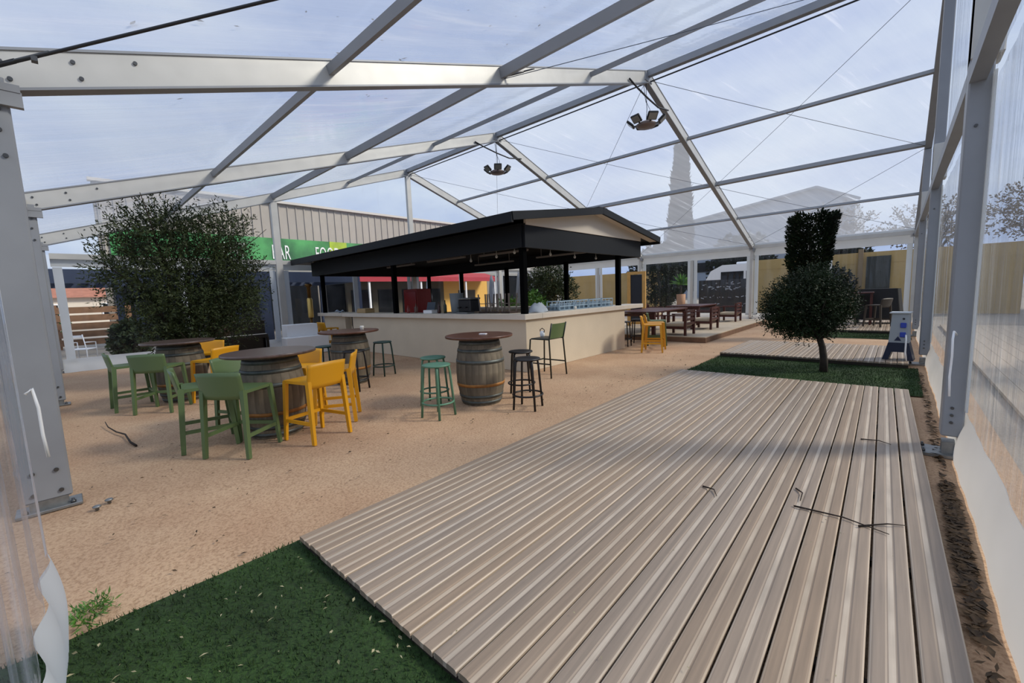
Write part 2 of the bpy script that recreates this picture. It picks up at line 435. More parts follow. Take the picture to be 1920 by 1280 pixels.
# ------------------------------------------------------------------ near gable (right hand wall)
wr_ = empty('wall_right', (0, 0, 0), 0, kind='structure')
GY = (4.92, 9.975, 15.03)
BOLT_Y = MB().tube([(0, 0, 0), (0, -.014, 0)], .011, 10).mesh('bolt', BOLT)
for y in GY:
    top = zr(y)-.12
    MB().box((.38, y, top/2+.09), (.13, .20, top-.18), None, .01).build('post', ALU_D, wr_)
    bp = MB().box((.33, y, .012), (.30, .26, .024)).box((.38, y, .07), (.10, .14, .1)).build('base_plate', STEEL, wr_)
    for yy in (-.08, .08): link('anchor_bolt', ABOLT, bp, (.22, y+yy, 0))
    for zz in (.30, .36, .42, 2.6, 3.2):
        link('bolt', BOLT_Y, wr_, (.37, y-.10, zz))
    MB().box((.40, y, 3.35), (.17, .26, .55), None, .01).build('joint_plate', ALU, wr_)
ys = (YN,)+GY+(YF,)
for a, b in zip(ys[:-1], ys[1:]):
    MB().bar((.36, a+.1, 2.98), (.36, b-.1, 2.98), .09, .13).build('transom', ALU_D, wr_)
    def wallf(u, v, a=a, b=b):
        y = a+(b-a)*u; z = .34+(2.95-.34)*v
        s = 1-.55*v
        return (.47+s*(.008*math.sin(9*PI*u+1.2*v)*math.sin(PI*u)+.006*math.sin(27*u*PI+3*v)*min(1, 3*v)), y, z)
    MB().grid(wallf, 90, 12).build('wall_film', FILM_WALL, wr_)
    def skirt(u, v, a=a, b=b):
        y = a+(b-a)*u; z = .34*(1-v)+.004
        bulge = .035*math.sin(PI*v)*(.94+.06*math.sin(5*u*PI+a))
        fold = .0025*math.sin(23*u*PI+2*v+a)+.006*v*math.sin(5*u*PI+a*2)
        return (.47+.008*math.sin(9*PI*u)*math.sin(PI*u)*(1-v)-.07*v-bulge*.6-fold, y, z)
    MB().grid(skirt, 80, 10).build('skirt', VINYL, wr_)
    hem = MB()
    for yy in (a+.14, b-.14):
        hem.box((.445, yy, 1.68), (.012, .07, 2.54))
    hem.build('hem', VINYL, wr_)
    def upper(u, v, a=a, b=b):
        y = a+(b-a)*u; return (.45+.01*math.sin(20*u), y, 3.0+(zr(y)+.1-3.0)*v)
    MB().grid(upper, 16, 8).build('gable_film', FILM_WALL, wr_)
lace = [(.36, 4.80, 1.02), (.34, 4.74, 1.05), (.33, 4.66, 1.0), (.335, 4.68, .86), (.33, 4.67, .70), (.335, 4.64, .55)]
MB().tube(lace, .008, 6).build('tie_cord', WHITE, wr_)

# ------------------------------------------------------------------ far gable (left hand wall)
wl = empty('wall_left', (0, 0, 0), 0, kind='structure')
XG = FX[3]
for y in GY:
    MB().box((XG, y, (zr(y)-.12)/2), (.12, .20, zr(y)-.14), None, .01).build('post', ALU, wl)
    MB().box((XG+.02, y, .012), (.36, .36, .024)).build('base_plate', STEEL, wl)
for a, b in zip(ys[:-1], ys[1:]):
    MB().bar((XG, a+.1, 2.76), (XG, b-.1, 2.76), .10, .13).build('transom', ALU, wl)
    MB().grid(lambda u, v, a=a, b=b: (XG-.07, a+(b-a)*u, 2.80+(zr(a+(b-a)*u)+.1-2.80)*v), 16, 6).build('gable_film', FILM_WIN, wl)
    MB().grid(lambda u, v, a=a, b=b: (XG-.07+.012*math.sin(11*u*PI), a+(b-a)*u, .3+2.2*v), 30, 4).build('wall_film', FILM_WIN, wl)
    MB().grid(lambda u, v, a=a, b=b: (XG-.02+.16*v-.08*math.sin(PI*v)+.02*math.sin(23*u*PI)*v, a+.05+(b-a-.1)*u, .32-.315*v), 50, 8).build('skirt', VINYL, wl)
    h = MB()
    for yy in (a+.2, b-.2): h.box((XG-.06, yy, 1.36), (.012, .16, 2.3))
    h.box((XG-.06, (a+b)/2, 2.61), (.012, b-a-.2, .18))
    h.build('hem', VINYL, wl)
    MB().box((XG-.02, (a+b)/2, 1.34), (.06, .16, 2.68)).build('mullion', VINYL, wl)

# ------------------------------------------------------------------ far eave (back wall)
wb = empty('wall_back', (0, 0, 0), 0, kind='structure')
for b in range(3):
    x0, x1 = FX[b]-.06, FX[b+1]+.06; xm = (x0+x1)/2
    MB().bar((xm, YF+.1, .1), (xm, YF+.1, 2.72), .10, .12, (0, 1, 0)).build('post', ALU, wb)
    MB().grid(lambda u, v, x0=x0, x1=x1: (x0+(x1-x0)*u, YF+.17+.01*math.sin(40*u), 3.22-.52*v), 30, 3).build('valance', VALANCE, wb)
    for a, c in ((x0, xm+.05), (xm-.05, x1)):
        MB().grid(lambda u, v, a=a, c=c: (a+(c-a)*u, YF+.18+.012*math.sin(9*u*PI), .25+2.45*v), 24, 4).build('wall_film', FILM_WIN, wb)
        h = MB()
        for xx in (a-.09, c+.09): h.box((xx, YF+.165, 1.45), (.15, .012, 2.5))
        h.build('hem', VINYL, wb)
        MB().grid(lambda u, v, a=a, c=c: (a+(c-a)*u, YF+.15-.12*v+.05*math.sin(PI*v)+.02*v*math.sin(15*u), .27*(1-v)+.004), 30, 6).build('skirt', VINYL, wb)

# ------------------------------------------------------------------ near eave beyond the first column
wf = empty('wall_front', (0, 0, 0), 0, kind='structure')
for b in (1, 2):
    x0, x1 = FX[b]-.06, FX[b+1]+.06
    MB().grid(lambda u, v: (x0+(x1-x0)*u, -.36+.01*math.sin(9*u*PI), .28+2.7*v), 24, 4).build('wall_film', FILM_WIN, wf)
    MB().grid(lambda u, v: (x0+(x1-x0)*u, -.35+.06*v, .30*(1-v)+.004), 24, 4).build('skirt', VINYL, wf)

# ------------------------------------------------------------------ near eave: the drawn side curtain by the camera
cu = empty('clear_curtain', (-1.9, -.14, 0), 0, 'clear vinyl side curtain with white hem hanging beside the nearest grey column', 'curtain')
def curt(u, v):
    x = -.80+1.6*u; z = .40+2.6*v
    return (x+.04*math.sin(3*v)*(1-u), -.02+.016*math.sin(8*PI*u)*(1-.5*v)-.01*math.sin(3*u), z)
MB().grid(curt, 60, 14).build('film_sheet', FILM_WALL, cu)
def chem(u, v):
    z = .40+2.6*v
    return (-.80-.055*u+.04*math.sin(3*v), -.02+.004*u, z)
MB().grid(chem, 2, 14).build('hem', VINYL, cu)
def cskirt(u, v):
    x = -.855+1.65*u; z = .40*(1-v)+.004
    return (x-.05*v*(1-u), -.02+.016*math.sin(8*PI*u)*(1-v)+.02*v+.02*math.sin(PI*v)+.008*v*math.sin(13*u), z)
MB().grid(cskirt, 60, 10).build('skirt', VINYL, cu)
MB().tube([(-.86, .0, 1.12), (-.875, .02, 1.14), (-.88, .03, 1.05), (-.875, .03, .93), (-.89, .035, .82)], .006, 6).build('tie_cord', WHITE, cu)

# ------------------------------------------------------------------ timber decks and turf
def plank_mat(name, c_dark, c_light, w):
    m = bpy.data.materials.new(name); m.use_nodes = True; nt = m.node_tree; b = nt.nodes['Principled BSDF']; N = nt.nodes.new; L = nt.links.new
    tc = N('ShaderNodeTexCoord'); sp = N('ShaderNodeSeparateXYZ'); L(tc.outputs['Object'], sp.inputs[0])
    ab = N('ShaderNodeMath'); ab.operation = 'ABSOLUTE'; L(sp.outputs['X'], ab.inputs[0])
    cr = N('ShaderNodeValToRGB'); cr.color_ramp.interpolation = 'LINEAR'
    mr = N('ShaderNodeMapRange'); mr.inputs['From Max'].default_value = w/2; L(ab.outputs[0], mr.inputs['Value'])
    e = cr.color_ramp.elements
    e[0].position = 0.0; e[0].color = (1, 1, 1, 1); e[1].position = 1.0; e[1].color = (.75, .75, .75, 1)
    for p_, v in ((.135, .95), (.155, 0.0), (.87, 0.0), (.89, .75)):
        q = e.new(p_); q.color = (v, v, v, 1)
    L(mr.outputs['Result'], cr.inputs['Fac'])
    mp = N('ShaderNodeMapping'); mp.inputs['Scale'].default_value = (60, 2.2, 60); L(tc.outputs['Object'], mp.inputs['Vector'])
    oi = N('ShaderNodeObjectInfo'); vm = N('ShaderNodeVectorMath'); vm.operation = 'ADD'
    cx = N('ShaderNodeCombineXYZ'); mm = N('ShaderNodeMath'); mm.operation = 'MULTIPLY'; mm.inputs[1].default_value = 50
    L(oi.outputs['Random'], mm.inputs[0]); L(mm.outputs[0], cx.inputs['Y']); L(mp.outputs['Vector'], vm.inputs[0]); L(cx.outputs[0], vm.inputs[1])
    nz = N('ShaderNodeTexNoise'); nz.inputs['Scale'].default_value = 1.0; nz.inputs['Detail'].default_value = 5; L(vm.outputs[0], nz.inputs['Vector'])
    n2 = N('ShaderNodeTexNoise'); n2.inputs['Scale'].default_value = 3.0; n2.inputs['Detail'].default_value = 4; L(tc.outputs['Object'], n2.inputs['Vector'])
    w1 = N('ShaderNodeMapRange'); w1.inputs['From Min'].default_value = .3; w1.inputs['From Max'].default_value = .6; L(n2.outputs['Fac'], w1.inputs['Value'])
    w1.inputs['To Min'].default_value = .55
    st = N('ShaderNodeMath'); st.operation = 'MULTIPLY'; L(cr.outputs['Color'], st.inputs[0]); L(w1.outputs['Result'], st.inputs[1])
    mx = N('ShaderNodeMix'); mx.data_type = 'RGBA'; mx.inputs[6].default_value = lin(c_dark); mx.inputs[7].default_value = lin(c_light); L(st.outputs[0], mx.inputs[0])
    g = N('ShaderNodeValToRGB'); g.color_ramp.elements[0].position = .3; g.color_ramp.elements[0].color = (.86, .86, .86, 1); g.color_ramp.elements[1].position = .65; g.color_ramp.elements[1].color = (1.06, 1.05, 1.04, 1)
    L(nz.outputs['Fac'], g.inputs['Fac'])
    m2 = N('ShaderNodeMix'); m2.data_type = 'RGBA'; m2.blend_type = 'MULTIPLY'; m2.inputs[0].default_value = 1; L(mx.outputs[2], m2.inputs[6]); L(g.outputs['Color'], m2.inputs[7])
    hs = N('ShaderNodeHueSaturation'); v1 = N('ShaderNodeMapRange'); v1.inputs['To Min'].default_value = .92; v1.inputs['To Max'].default_value = 1.06; L(oi.outputs['Random'], v1.inputs['Value']); L(v1.outputs['Result'], hs.inputs['Value'])
    fr = N('ShaderNodeMath'); fr.operation = 'FRACT'; m7 = N('ShaderNodeMath'); m7.operation = 'MULTIPLY'; m7.inputs[1].default_value = 7.3; L(oi.outputs['Random'], m7.inputs[0]); L(m7.outputs[0], fr.inputs[0])
    v2 = N('ShaderNodeMapRange'); v2.inputs['To Min'].default_value = .8; v2.inputs['To Max'].default_value = 1.1; L(fr.outputs[0], v2.inputs['Value']); L(v2.outputs['Result'], hs.inputs['Saturation'])
    L(m2.outputs[2], hs.inputs['Color']); L(hs.outputs['Color'], b.inputs['Base Color'])
    b.inputs['Roughness'].default_value = .5
    bp = N('ShaderNodeBump'); bp.inputs['Strength'].default_value = .12; bp.inputs['Distance'].default_value = .01; L(nz.outputs['Fac'], bp.inputs['Height']); L(bp.outputs['Normal'], b.inputs['Normal'])
    return m
PLANK = plank_mat('weathered_deck_plank', '#958371', '#C3B39F', .139)
JOIST = mat('deck_joist', '#2E2620', 0.8, 0, .2, 10)
def plank_mesh(w, ln, th):
    """plank along y with a shallow worn groove down the middle and eased edges"""
    h = w/2; z1 = th
    prof = [(-h, 0), (-h, z1-.006), (-h+.004, z1-.0015), (-h+.012, z1), (-.020, z1), (-.014, z1-.003), (.014, z1-.003), (.020, z1), (h-.012, z1), (h-.004, z1-.0015), (h, z1-.006), (h, 0)]
    return MB().prism(prof, 'y', 0, ln).mesh('plank', PLANK)
def deck(loc, rz, nw, ln, pitch, top, label, seed, along='y'):
    rr = random.Random(seed)
    d = empty('timber_deck', loc, rz, label, 'deck')
    me = plank_mesh(pitch-.010, ln, .028)
    W = nw*pitch
    for i in range(nw):
        link('plank', me, d, ((i+.5)*pitch, rr.uniform(-.006, .006), top-.028+rr.uniform(-.0015, .0015)), (0, 0, rr.uniform(-.0006, .0006)))
    n = max(2, int(ln/.9))
    jb = MB()
    for k in range(n+1):
        jb.box((W/2, .03+(ln-.06)*k/n, (top-.03)/2), (W-.02, .045, top-.034))
    for xx in (.02, W-.02): jb.box((xx, ln/2, (top-.03)/2), (.03, ln-.02, top-.034))
    jb.build('joist_frame', JOIST, d)
    return d
deck((-2.60, .84, 0), R(1.1), 20, 6.38, .1445, .065, 'large low timber deck of long grooved planks in front of the lone round tree', 3)
deck((-2.70, 9.32, 0), 0, 20, 2.4, .1445, .10, 'short pale timber deck behind the round tree next to the electric cabinet', 4)
deck((-1.95, 15.25, 0), 0, 15, 4.2, .1445, .10, 'timber deck carrying the covered barbecue by the tan wall', 5)

def turf(x0, x1, y0, y1, label, seed, skew=0):
    rr = random.Random(seed); mb = MB()
    mb.grid(lambda u, v: (x0+skew*(1-v)+(x1-x0-skew*(1-v))*u, y0+(y1-y0)*v, .010+.006*math.sin(9*u+5*v)*math.sin(7*v+2)), 30, 30)
    o = mb.build('turf_mat', TURF); tag(o, label, 'artificial grass')
    # short blades standing up: uncountable
    n = int(min(26000, abs((x1-x0)*(y1-y0))*3200)); g = np.random.RandomState(seed)
    ux = g.rand(n); vy = g.rand(n)
    X = x0+skew*(1-vy)+(x1-x0-skew*(1-vy))*ux; Y = y0+(y1-y0)*vy
    a = g.rand(n)*2*PI; h = .012+.016*g.rand(n); tx = g.normal(0, .008, n); ty = g.normal(0, .008, n); w = .0035
    V = np.empty((n, 3, 3)); z0 = .012
    V[:, 0] = np.stack([X-w*np.cos(a), Y-w*np.sin(a), np.full(n, z0)], 1); V[:, 1] = np.stack([X+w*np.cos(a), Y+w*np.sin(a), np.full(n, z0)], 1)
    V[:, 2] = np.stack([X+tx, Y+ty, z0+h], 1)
    me = bpy.data.meshes.new('grass_blades'); me.from_pydata(V.reshape(-1, 3).tolist(), [], np.arange(3*n).reshape(-1, 3).tolist()); me.materials.append(TURF)
    b = link('grass_blades', me, o); b['kind'] = 'stuff'
    return o
turf(-2.66, .30, -1.0, .90, 'dark artificial turf littered with leaves under the front edge of the large deck', 11)
turf(-2.72, .30, 7.15, 9.40, 'green artificial turf strip around the foot of the round tree', 12)
turf(-2.2, .30, 13.9, 15.32, 'narrow green artificial turf strip before the barbecue deck', 13)
# ================================================================== the bar pavilion
bar = empty('bar_pavilion', (0, 0, 0), 0, 'cream island bar with black posts and a low charcoal gabled roof', 'bar')
BX0, BX1, BY0, BY1 = -12.3, -5.07, 5.86, 10.6
# counter walls
w = MB()
w.box(((-11.85+BX1)/2, BY0+.10, .49), (BX1+11.85, .20, .98))
w.build('counter_wall', CREAM, bar)
MB().box((BX1-.10, (BY0+.2+9.69)/2, .49), (.20, 9.69-BY0-.2, .98)).build('counter_wall', CREAM, bar)
MB().box((-13.4, BY0+.25, .49), (1.5, .20, .98)).build('counter_wall', CREAM, bar)
MB().box((-9.0, 10.0, .49), (6.0, .16, .98)).build('counter_wall', CREAM, bar)
# stone worktops
MB().box(((-12.35+BX1+.06)/2, BY0+.17, 1.04), (BX1+.06+12.35, .52, .105), None, .008).build('worktop', SLAB, bar)
MB().box((BX1-.20, (BY0+.43+10.62)/2, 1.04), (.52, 10.62-BY0-.43, .105), None, .008).build('worktop', SLAB, bar)
MB().box((-13.45, BY0+.28, 1.04), (1.75, .55, .105), None, .008).build('worktop', SLAB, bar)
MB().box((-9.0, 10.0, 1.03), (6.1, .5, .08)).build('worktop', SLAB, bar)
MB().box((-12.05, BY0+.2, .49), (.30, .12, .98)).build('gate_leaf', mat('dark_gate', '#231A16', .5), bar)
# posts standing on the worktop
for x, y in ((-5.17, 5.95), (-5.17, 9.56), (-9.6, 5.95), (-13.9, 5.95), (-9.6, 10.2), (-13.9, 10.2), (-11.9, 10.2), (-7.2, 10.2)):
    MB().box((x, y, 1.72), (.11, .11, 1.27), None, .006).build('post', BLKSTEEL, bar)
# ring beam
for c, d in (((-5.07, 8.21, 2.53), (.06, 4.66, .43)), ((-9.75, 5.86, 2.53), (9.3, .06, .43)), ((-9.75, 10.56, 2.53), (9.3, .06, .43)), ((-14.4, 8.21, 2.53), (.06, 4.66, .43))):
    MB().box(c, d).build('ring_beam', CHAR, bar)
# roof: two slopes with thickness, fascias, soffit, gable infill
RX0, RX1, RYL, RYR, RYM = -14.50, -4.78, 5.26, 11.12, 8.18
ZL, ZP = 2.80, 3.22
for ya, yb in ((RYL, RYM), (RYR, RYM)):
    MB().bar(((RX0+RX1)/2, ya, ZL-.02), ((RX0+RX1)/2, yb, ZP-.02), RX1-RX0, .06).build('roof_sheet', CHAR, bar)
    MB().box(((RX0+RX1)/2, ya, ZL-.05), (RX1-RX0+.02, .05, .17)).build('fascia', CHAR, bar)
    for xx in (RX1, RX0):
        MB().bar((xx, ya, ZL-.03), (xx, yb, ZP-.03), .05, .14).build('barge_board', CHAR, bar)
MB().box(((RX0+RX1)/2, RYM, ZP+.02), (RX1-RX0+.04, .34, .03)).build('ridge_cap', CHAR, bar)
for xx in (-5.05, -14.4):
    MB().prism([(5.9, 2.72), (10.5, 2.72), (10.5, 2.84), (RYM, 3.15), (5.9, 2.84)], 'x', xx-.03, xx+.03).build('gable_infill', OFFWHITE, bar)
for ya, yb in ((RYL+.03, RYM), (RYR-.03, RYM)):
    MB().bar(((-5.06+RX1)/2, ya, ZL-.06), ((-5.06+RX1)/2, yb, ZP-.06), RX1+5.06-.04, .012).build('soffit', OFFWHITE, bar)
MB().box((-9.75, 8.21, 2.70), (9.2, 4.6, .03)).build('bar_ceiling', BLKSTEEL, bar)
# strip battens and string bulbs under the bar ceiling
for (x0, y, ln) in ((-6.6, 6.9, 1.5), (-8.4, 6.7, 1.5), (-10.6, 6.8, 1.4), (-6.2, 8.6, 1.6), (-8.8, 8.8, 1.6)):
    MB().box((x0, y, 2.40), (ln, .05, .04)).bar((x0-ln*.4, y, 2.4), (x0-ln*.4, y, 2.69), .012, .012).bar((x0+ln*.4, y, 2.4), (x0+ln*.4, y, 2.69), .012, .012).build('batten', mat('batten_grey', '#8E857E', .5), bar)
for k, (x, y, z) in enumerate(((-5.6, 6.2, 2.27), (-6.2, 6.3, 2.24), (-7.0, 6.3, 2.22), (-5.4, 7.1, 2.25), (-5.4, 8.0, 2.23), (-5.4, 8.9, 2.24))):
    MB().lathe([(.008, .09), (.012, .06), (.028, .03), (.028, .01), (.012, -.01)], 10, (x, y, z)).bar((x, y, z+.08), (x, y, 2.69), .006, .006).build('bulb', mat('bulb_glass', '#C9C6BC', .2), bar)

# ------------------------------------------------------------------ things on and behind the bar
def thing_mesh(name, mb, m, label, cat, group=None):
    return tag(mb.build(name, m), label, cat, group)
gl = mat('glass_blue', '#B9CBD6', .12, 0, .1, 20)
gl.node_tree.nodes['Principled BSDF'].inputs['Alpha'].default_value = .55
# racks of glasses along the right-hand worktop
gme = MB().lathe([(.026, 0), (.030, .09), (.034, .13), (.031, .13), (.027, .09), (.023, .008)], 10).mesh('glass', gl)
for k in range(4):
    y0 = 7.05+k*.56
    rk = empty('glass_rack', (-5.32, y0, 1.0925), 0, ['blue plastic rack of glasses nearest the bar corner', 'blue plastic rack of glasses between two others on the worktop', 'blue plastic rack of glasses third along the worktop', 'blue plastic rack of glasses closest to the far bar post'][k], 'glass rack', 'glass racks on the right worktop')
    f = MB()
    for zz in (.01, .10, .19): f.box((0, .25, zz), (.34, .52, .012)) if zz < .05 else None
    for zz in (.09, .19):
        for xx in (-.165, .165): f.box((xx, .25, zz), (.012, .52, .018))
        for yy in (-.005, .505): f.box((0, yy, zz), (.34, .012, .018))
    for xx in (-.165, .165):
        for yy in (-.005, .165, .335, .505): f.box((xx, yy, .10), (.014, .014, .19))
    f.build('rack_frame', mat('rack_blue', '#9DB4C4', .4), rk)
    for a in range(3):
        for b in range(6):
            link('glass', gme, rk, (-.10+.10*a, .05+.08*b, .017))
# grey cloth bag slumped by the corner post
mb = MB(); mb.grid(lambda u, v: (.15*math.cos(2*PI*u)*(1-.75*v**2)+.02*math.sin(9*u), .24*math.sin(2*PI*u)*(1-.75*v**2), .19*v+.012*math.sin(17*u+4*v)), 24, 8)
o = mb.build('cloth_bag', mat('grey_cloth', '#A6AFB8', .8, 0, .1, 8, .3)); o.location = (-5.33, 6.55, 1.0925); tag(o, 'slumped pale grey cloth bag beside the corner post of the bar', 'bag')
MB_l = MB().lathe([(.035, 0), (.035, .06), (.03, .07)], 12); o = MB_l.build('candle_cup', mat('cup_white', '#E8E4DA', .4)); o.location = (-5.15, 7.6, 1.0925); tag(o, 'small white candle cup in front of the glass racks', 'cup')
o = MB().lathe([(.035, 0), (.045, .05), (.035, .11), (.02, .12)], 12).build('white_jar', mat('cup_white', '#E8E4DA', .4)); o.location = (-5.3, 9.42, 1.0925); tag(o, 'round white jar beside the black post over the right worktop', 'jar')
# upturned stool frames stacked behind the worktop
for k, (x, y) in enumerate(((-5.80, 6.2), (-6.13, 6.2), (-6.46, 6.2))):
    st = empty('upturned_stool', (x, y, 1.0925), R(4*k), ['upturned dark stool on the bar next to the corner post', 'upturned dark stool in the middle of a row of three on the bar', 'upturned dark stool beside the black coffee machine'][k], 'stool', 'upturned stools on the bar')
    MB().box((0, 0, .02), (.26, .26, .035), None, .01).build('seat', mat('stool_wood', '#3B2C24', .5), st)
    for a in (-1, 1):
        for b in (-1, 1):
            MB().bar((a*.10, b*.10, .04), (a*.12, b*.12, .40), .028, .028).build('leg', mat('stool_leg', '#6B6058', .4), st)
    MB().bar((-.115, -.115, .2), (.115, -.115, .2), .014, .014).bar((-.115, .115, .2), (.115, .115, .2), .014, .014).build('stretcher', mat('stool_leg', '#6B6058', .4), st)
# coffee machine, till, trays, bottles
cm = empty('coffee_machine', (-6.85, 6.05, 1.0925), 0, 'black coffee machine with steel top on the long worktop', 'coffee machine')
MB().box((0, 0, .17), (.40, .30, .26), None, .02).build('body', BLACK, cm)
MB().box((0, 0, .32), (.42, .32, .04), None, .015).build('cup_tray', STEEL, cm)
MB().box((0, -.12, .02), (.36, .2, .03)).build('drip_tray', STEEL, cm)
for xx in (-.1, .1): MB().tube([(xx, -.15, .14), (xx, -.24, .13)], .014, 8).build('group_handle', BLACK, cm)
bin_ = MB().lathe([(.13, 0), (.15, .25), (.16, .44), (.165, .45)], 16).build('grey_bin', mat('bin_grey', '#7D868B', .5)); bin_.location = (-7.38, 6.15, 1.0925); tag(bin_, 'tall pale grey tub standing on the long worktop', 'tub')
till = empty('till', (-8.2, 6.0, 1.0925), R(15), 'small white till with a printed slip on the long worktop', 'till')
MB().box((0, 0, .04), (.26, .22, .08), None, .01).build('base', WHITE, till)
MB().bar((0, .02, .08), (0, .08, .26), .24, .02, (0, 1, 0)).build('screen', mat('till_screen', '#3C4650', .2), till)
for k, (x, y, h, c, lab) in enumerate(((-7.75, 6.1, .30, '#1B2A18', 'dark green wine bottle by the grey tub'), (-7.88, 6.02, .26, '#3A1512', 'short dark red bottle next to the wine bottle'), (-8.95, 6.12, .24, '#5C3A2A', 'brown bottle on the worktop left of the till'), (-9.2, 6.05, .2, '#7C2A22', 'red squat bottle near the middle bar post'))):
    o = MB().lathe([(.035, 0), (.037, .02), (.037, h*.6), (.014, h*.75), (.013, h), (.009, h)], 12).build('bottle', mat('bottle_%d' % k, c, .15)); o.location = (x, y, 1.0925); tag(o, lab, 'bottle', 'bottles on the long worktop')
# tray pile and paper on the left worktop
o = MB().box((0, 0, .05), (.5, .3, .1), None, .01).box((.02, 0, .115), (.46, .28, .03)).build('tray_stack', mat('tray_tan', '#B09468', .5)); o.location = (-11.4, 6.05, 1.0925); tag(o, 'tan stack of trays on the left end of the long worktop', 'trays')
mb = MB(); mb.grid(lambda u, v: (.3*(u-.5), .22*(v-.5), .05+.05*math.sin(5*u+3*v)*math.sin(4*v)), 10, 10); o = mb.build('crumpled_cloth', mat('cloth_blue', '#A9B7C6', .8)); o.location = (-12.95, 6.0, 1.0925); tag(o, 'crumpled pale blue cloth on the short left worktop', 'cloth')
# fridges and back-bar units
for k, (x, y, c, lab) in enumerate(((-12.6, 8.7, '#A01812', 'tall red drinks fridge behind the middle bar post'), (-11.0, 9.3, '#3A3B3D', 'dark grey back-bar cabinet at the rear of the bar'), (-7.4, 9.4, '#2A2622', 'black back-bar cabinet opposite the corner post'))):
    cbt = empty('drinks_fridge' if k == 0 else 'back_bar_cabinet', (x, y, 0), 0, lab, 'fridge' if k == 0 else 'cabinet')
    h = 1.78 if k == 0 else .95
    bm_ = mat('fridge_%d' % k, c, .35)
    MB().box((0, 0, h/2), (.8, .6, h), None, .015).build('body', bm_, cbt)
    d_ = MB().box((0, -.31, h/2), (.72, .03, h-.16), None, .006).build('door', mat('fridge_door_%d' % k, c, .2), cbt)
    MB().bar((.28, -.34, h*.35), (.28, -.34, h*.65), .02, .02).build('handle', STEEL, d_)

# ================================================================== barrel tables
def make_barrel():
    b = empty('barrel_table')
    H, r0, rm = .88, .265, .335
    def rad(z): return r0+(rm-r0)*(1-((z-H/2)/(H/2))**2)
    n = 22; half = PI/n*.985
    mb = MB(); zs = [0, .11, .22, .33, .44, .55, .66, .77, .88]
    vs = []
    for z in zs:
        r = rad(z)
        vs += [(r*math.cos(-half), r*math.sin(-half), z), (r*1.004, 0, z), (r*math.cos(half), r*math.sin(half), z), ((r-.025)*math.cos(half), (r-.025)*math.sin(half), z), ((r-.025)*math.cos(-half), (r-.025)*math.sin(-half), z)]
    fs = []
    for i in range(len(zs)-1):
        for k in range(5): fs.append((i*5+k, i*5+(k+1) % 5, (i+1)*5+(k+1) % 5, (i+1)*5+k))
    fs += [(4, 3, 2, 1, 0), tuple(len(vs)-5+k for k in range(5))]
    me = mb.add(vs, fs).mesh('stave', STAVE)
    for k in range(n): link('stave', me, b, (0, 0, 0), (0, 0, 2*PI*k/n))
    for z0, z1, m in ((.02, .06, HOOP), (.10, .14, HOOP), (.26, .30, RUST), (.57, .615, HOOP), (.72, .76, HOOP), (.82, .87, HOOP)):
        MB().lathe([(rad(z0)+.001, z0), (rad(z0)+.006, z0), (rad(z1)+.006, z1), (rad(z1)+.001, z1)], 40, cap=False).build('hoop', m, b)
    MB().lathe([(rad(.05)-.02, .04), (rad(.05)-.02, .06)], 30).lathe([(r0-.01, .85), (r0-.01, .87)], 30).build('barrel_head', STAVE, b)
    return b
def top_mesh(r):
    n = 56; pr = [(r-.012, .905), (r, .912), (r, .932), (r-.006, .938)]
    return MB().lathe([(.24, .878), (.24, .905)], 32).lathe(pr, n)
b0 = make_barrel()
BT = [((-4.22, 3.88), .465, TABLEW, 'reddish round table on a weathered barrel in front of the bar corner', 10),
      ((-5.20, 1.56), .475, TABLEW2, 'round table on a barrel ringed by three green and three yellow chairs', 40),
      ((-7.20, 3.47), .51, TABLEW, 'round table on a barrel between a black stool and the left part of the bar', 80),
      ((-8.35, 1.22), .475, TABLEW2, 'round table on a barrel standing under the feathery olive tree', 120)]
barrels = []
for i, (xy, r, m, lab, a) in enumerate(BT):
    o = b0 if i == 0 else copy_tree(b0)
    barrels.append(o)
for (xy, r, m, lab, a), o in zip(BT, barrels):
    o.location = (xy[0], xy[1], 0); o.rotation_euler = (0, 0, R(a)); tag(o, lab, 'barrel table', 'barrel tables in the sand')
    top_mesh(r).build('tabletop', m, o)
o = MB().box((0, 0, .006), (.10, .06, .012), None, .002).build('paper_slip', WHITE); o.location = (-4.18, 3.92, .938); o.rotation_euler = (0, 0, .4); tag(o, 'small white slip lying on the reddish barrel table', 'paper')
o = MB().lathe([(.03, 0), (.035, .06), (.033, .075), (.028, .06)], 12).build('small_glass', mat('cup_white', '#E8E4DA', .4)); o.location = (-7.0, 3.62, .938); tag(o, 'small white cup standing on the barrel table beside the black stool', 'cup')

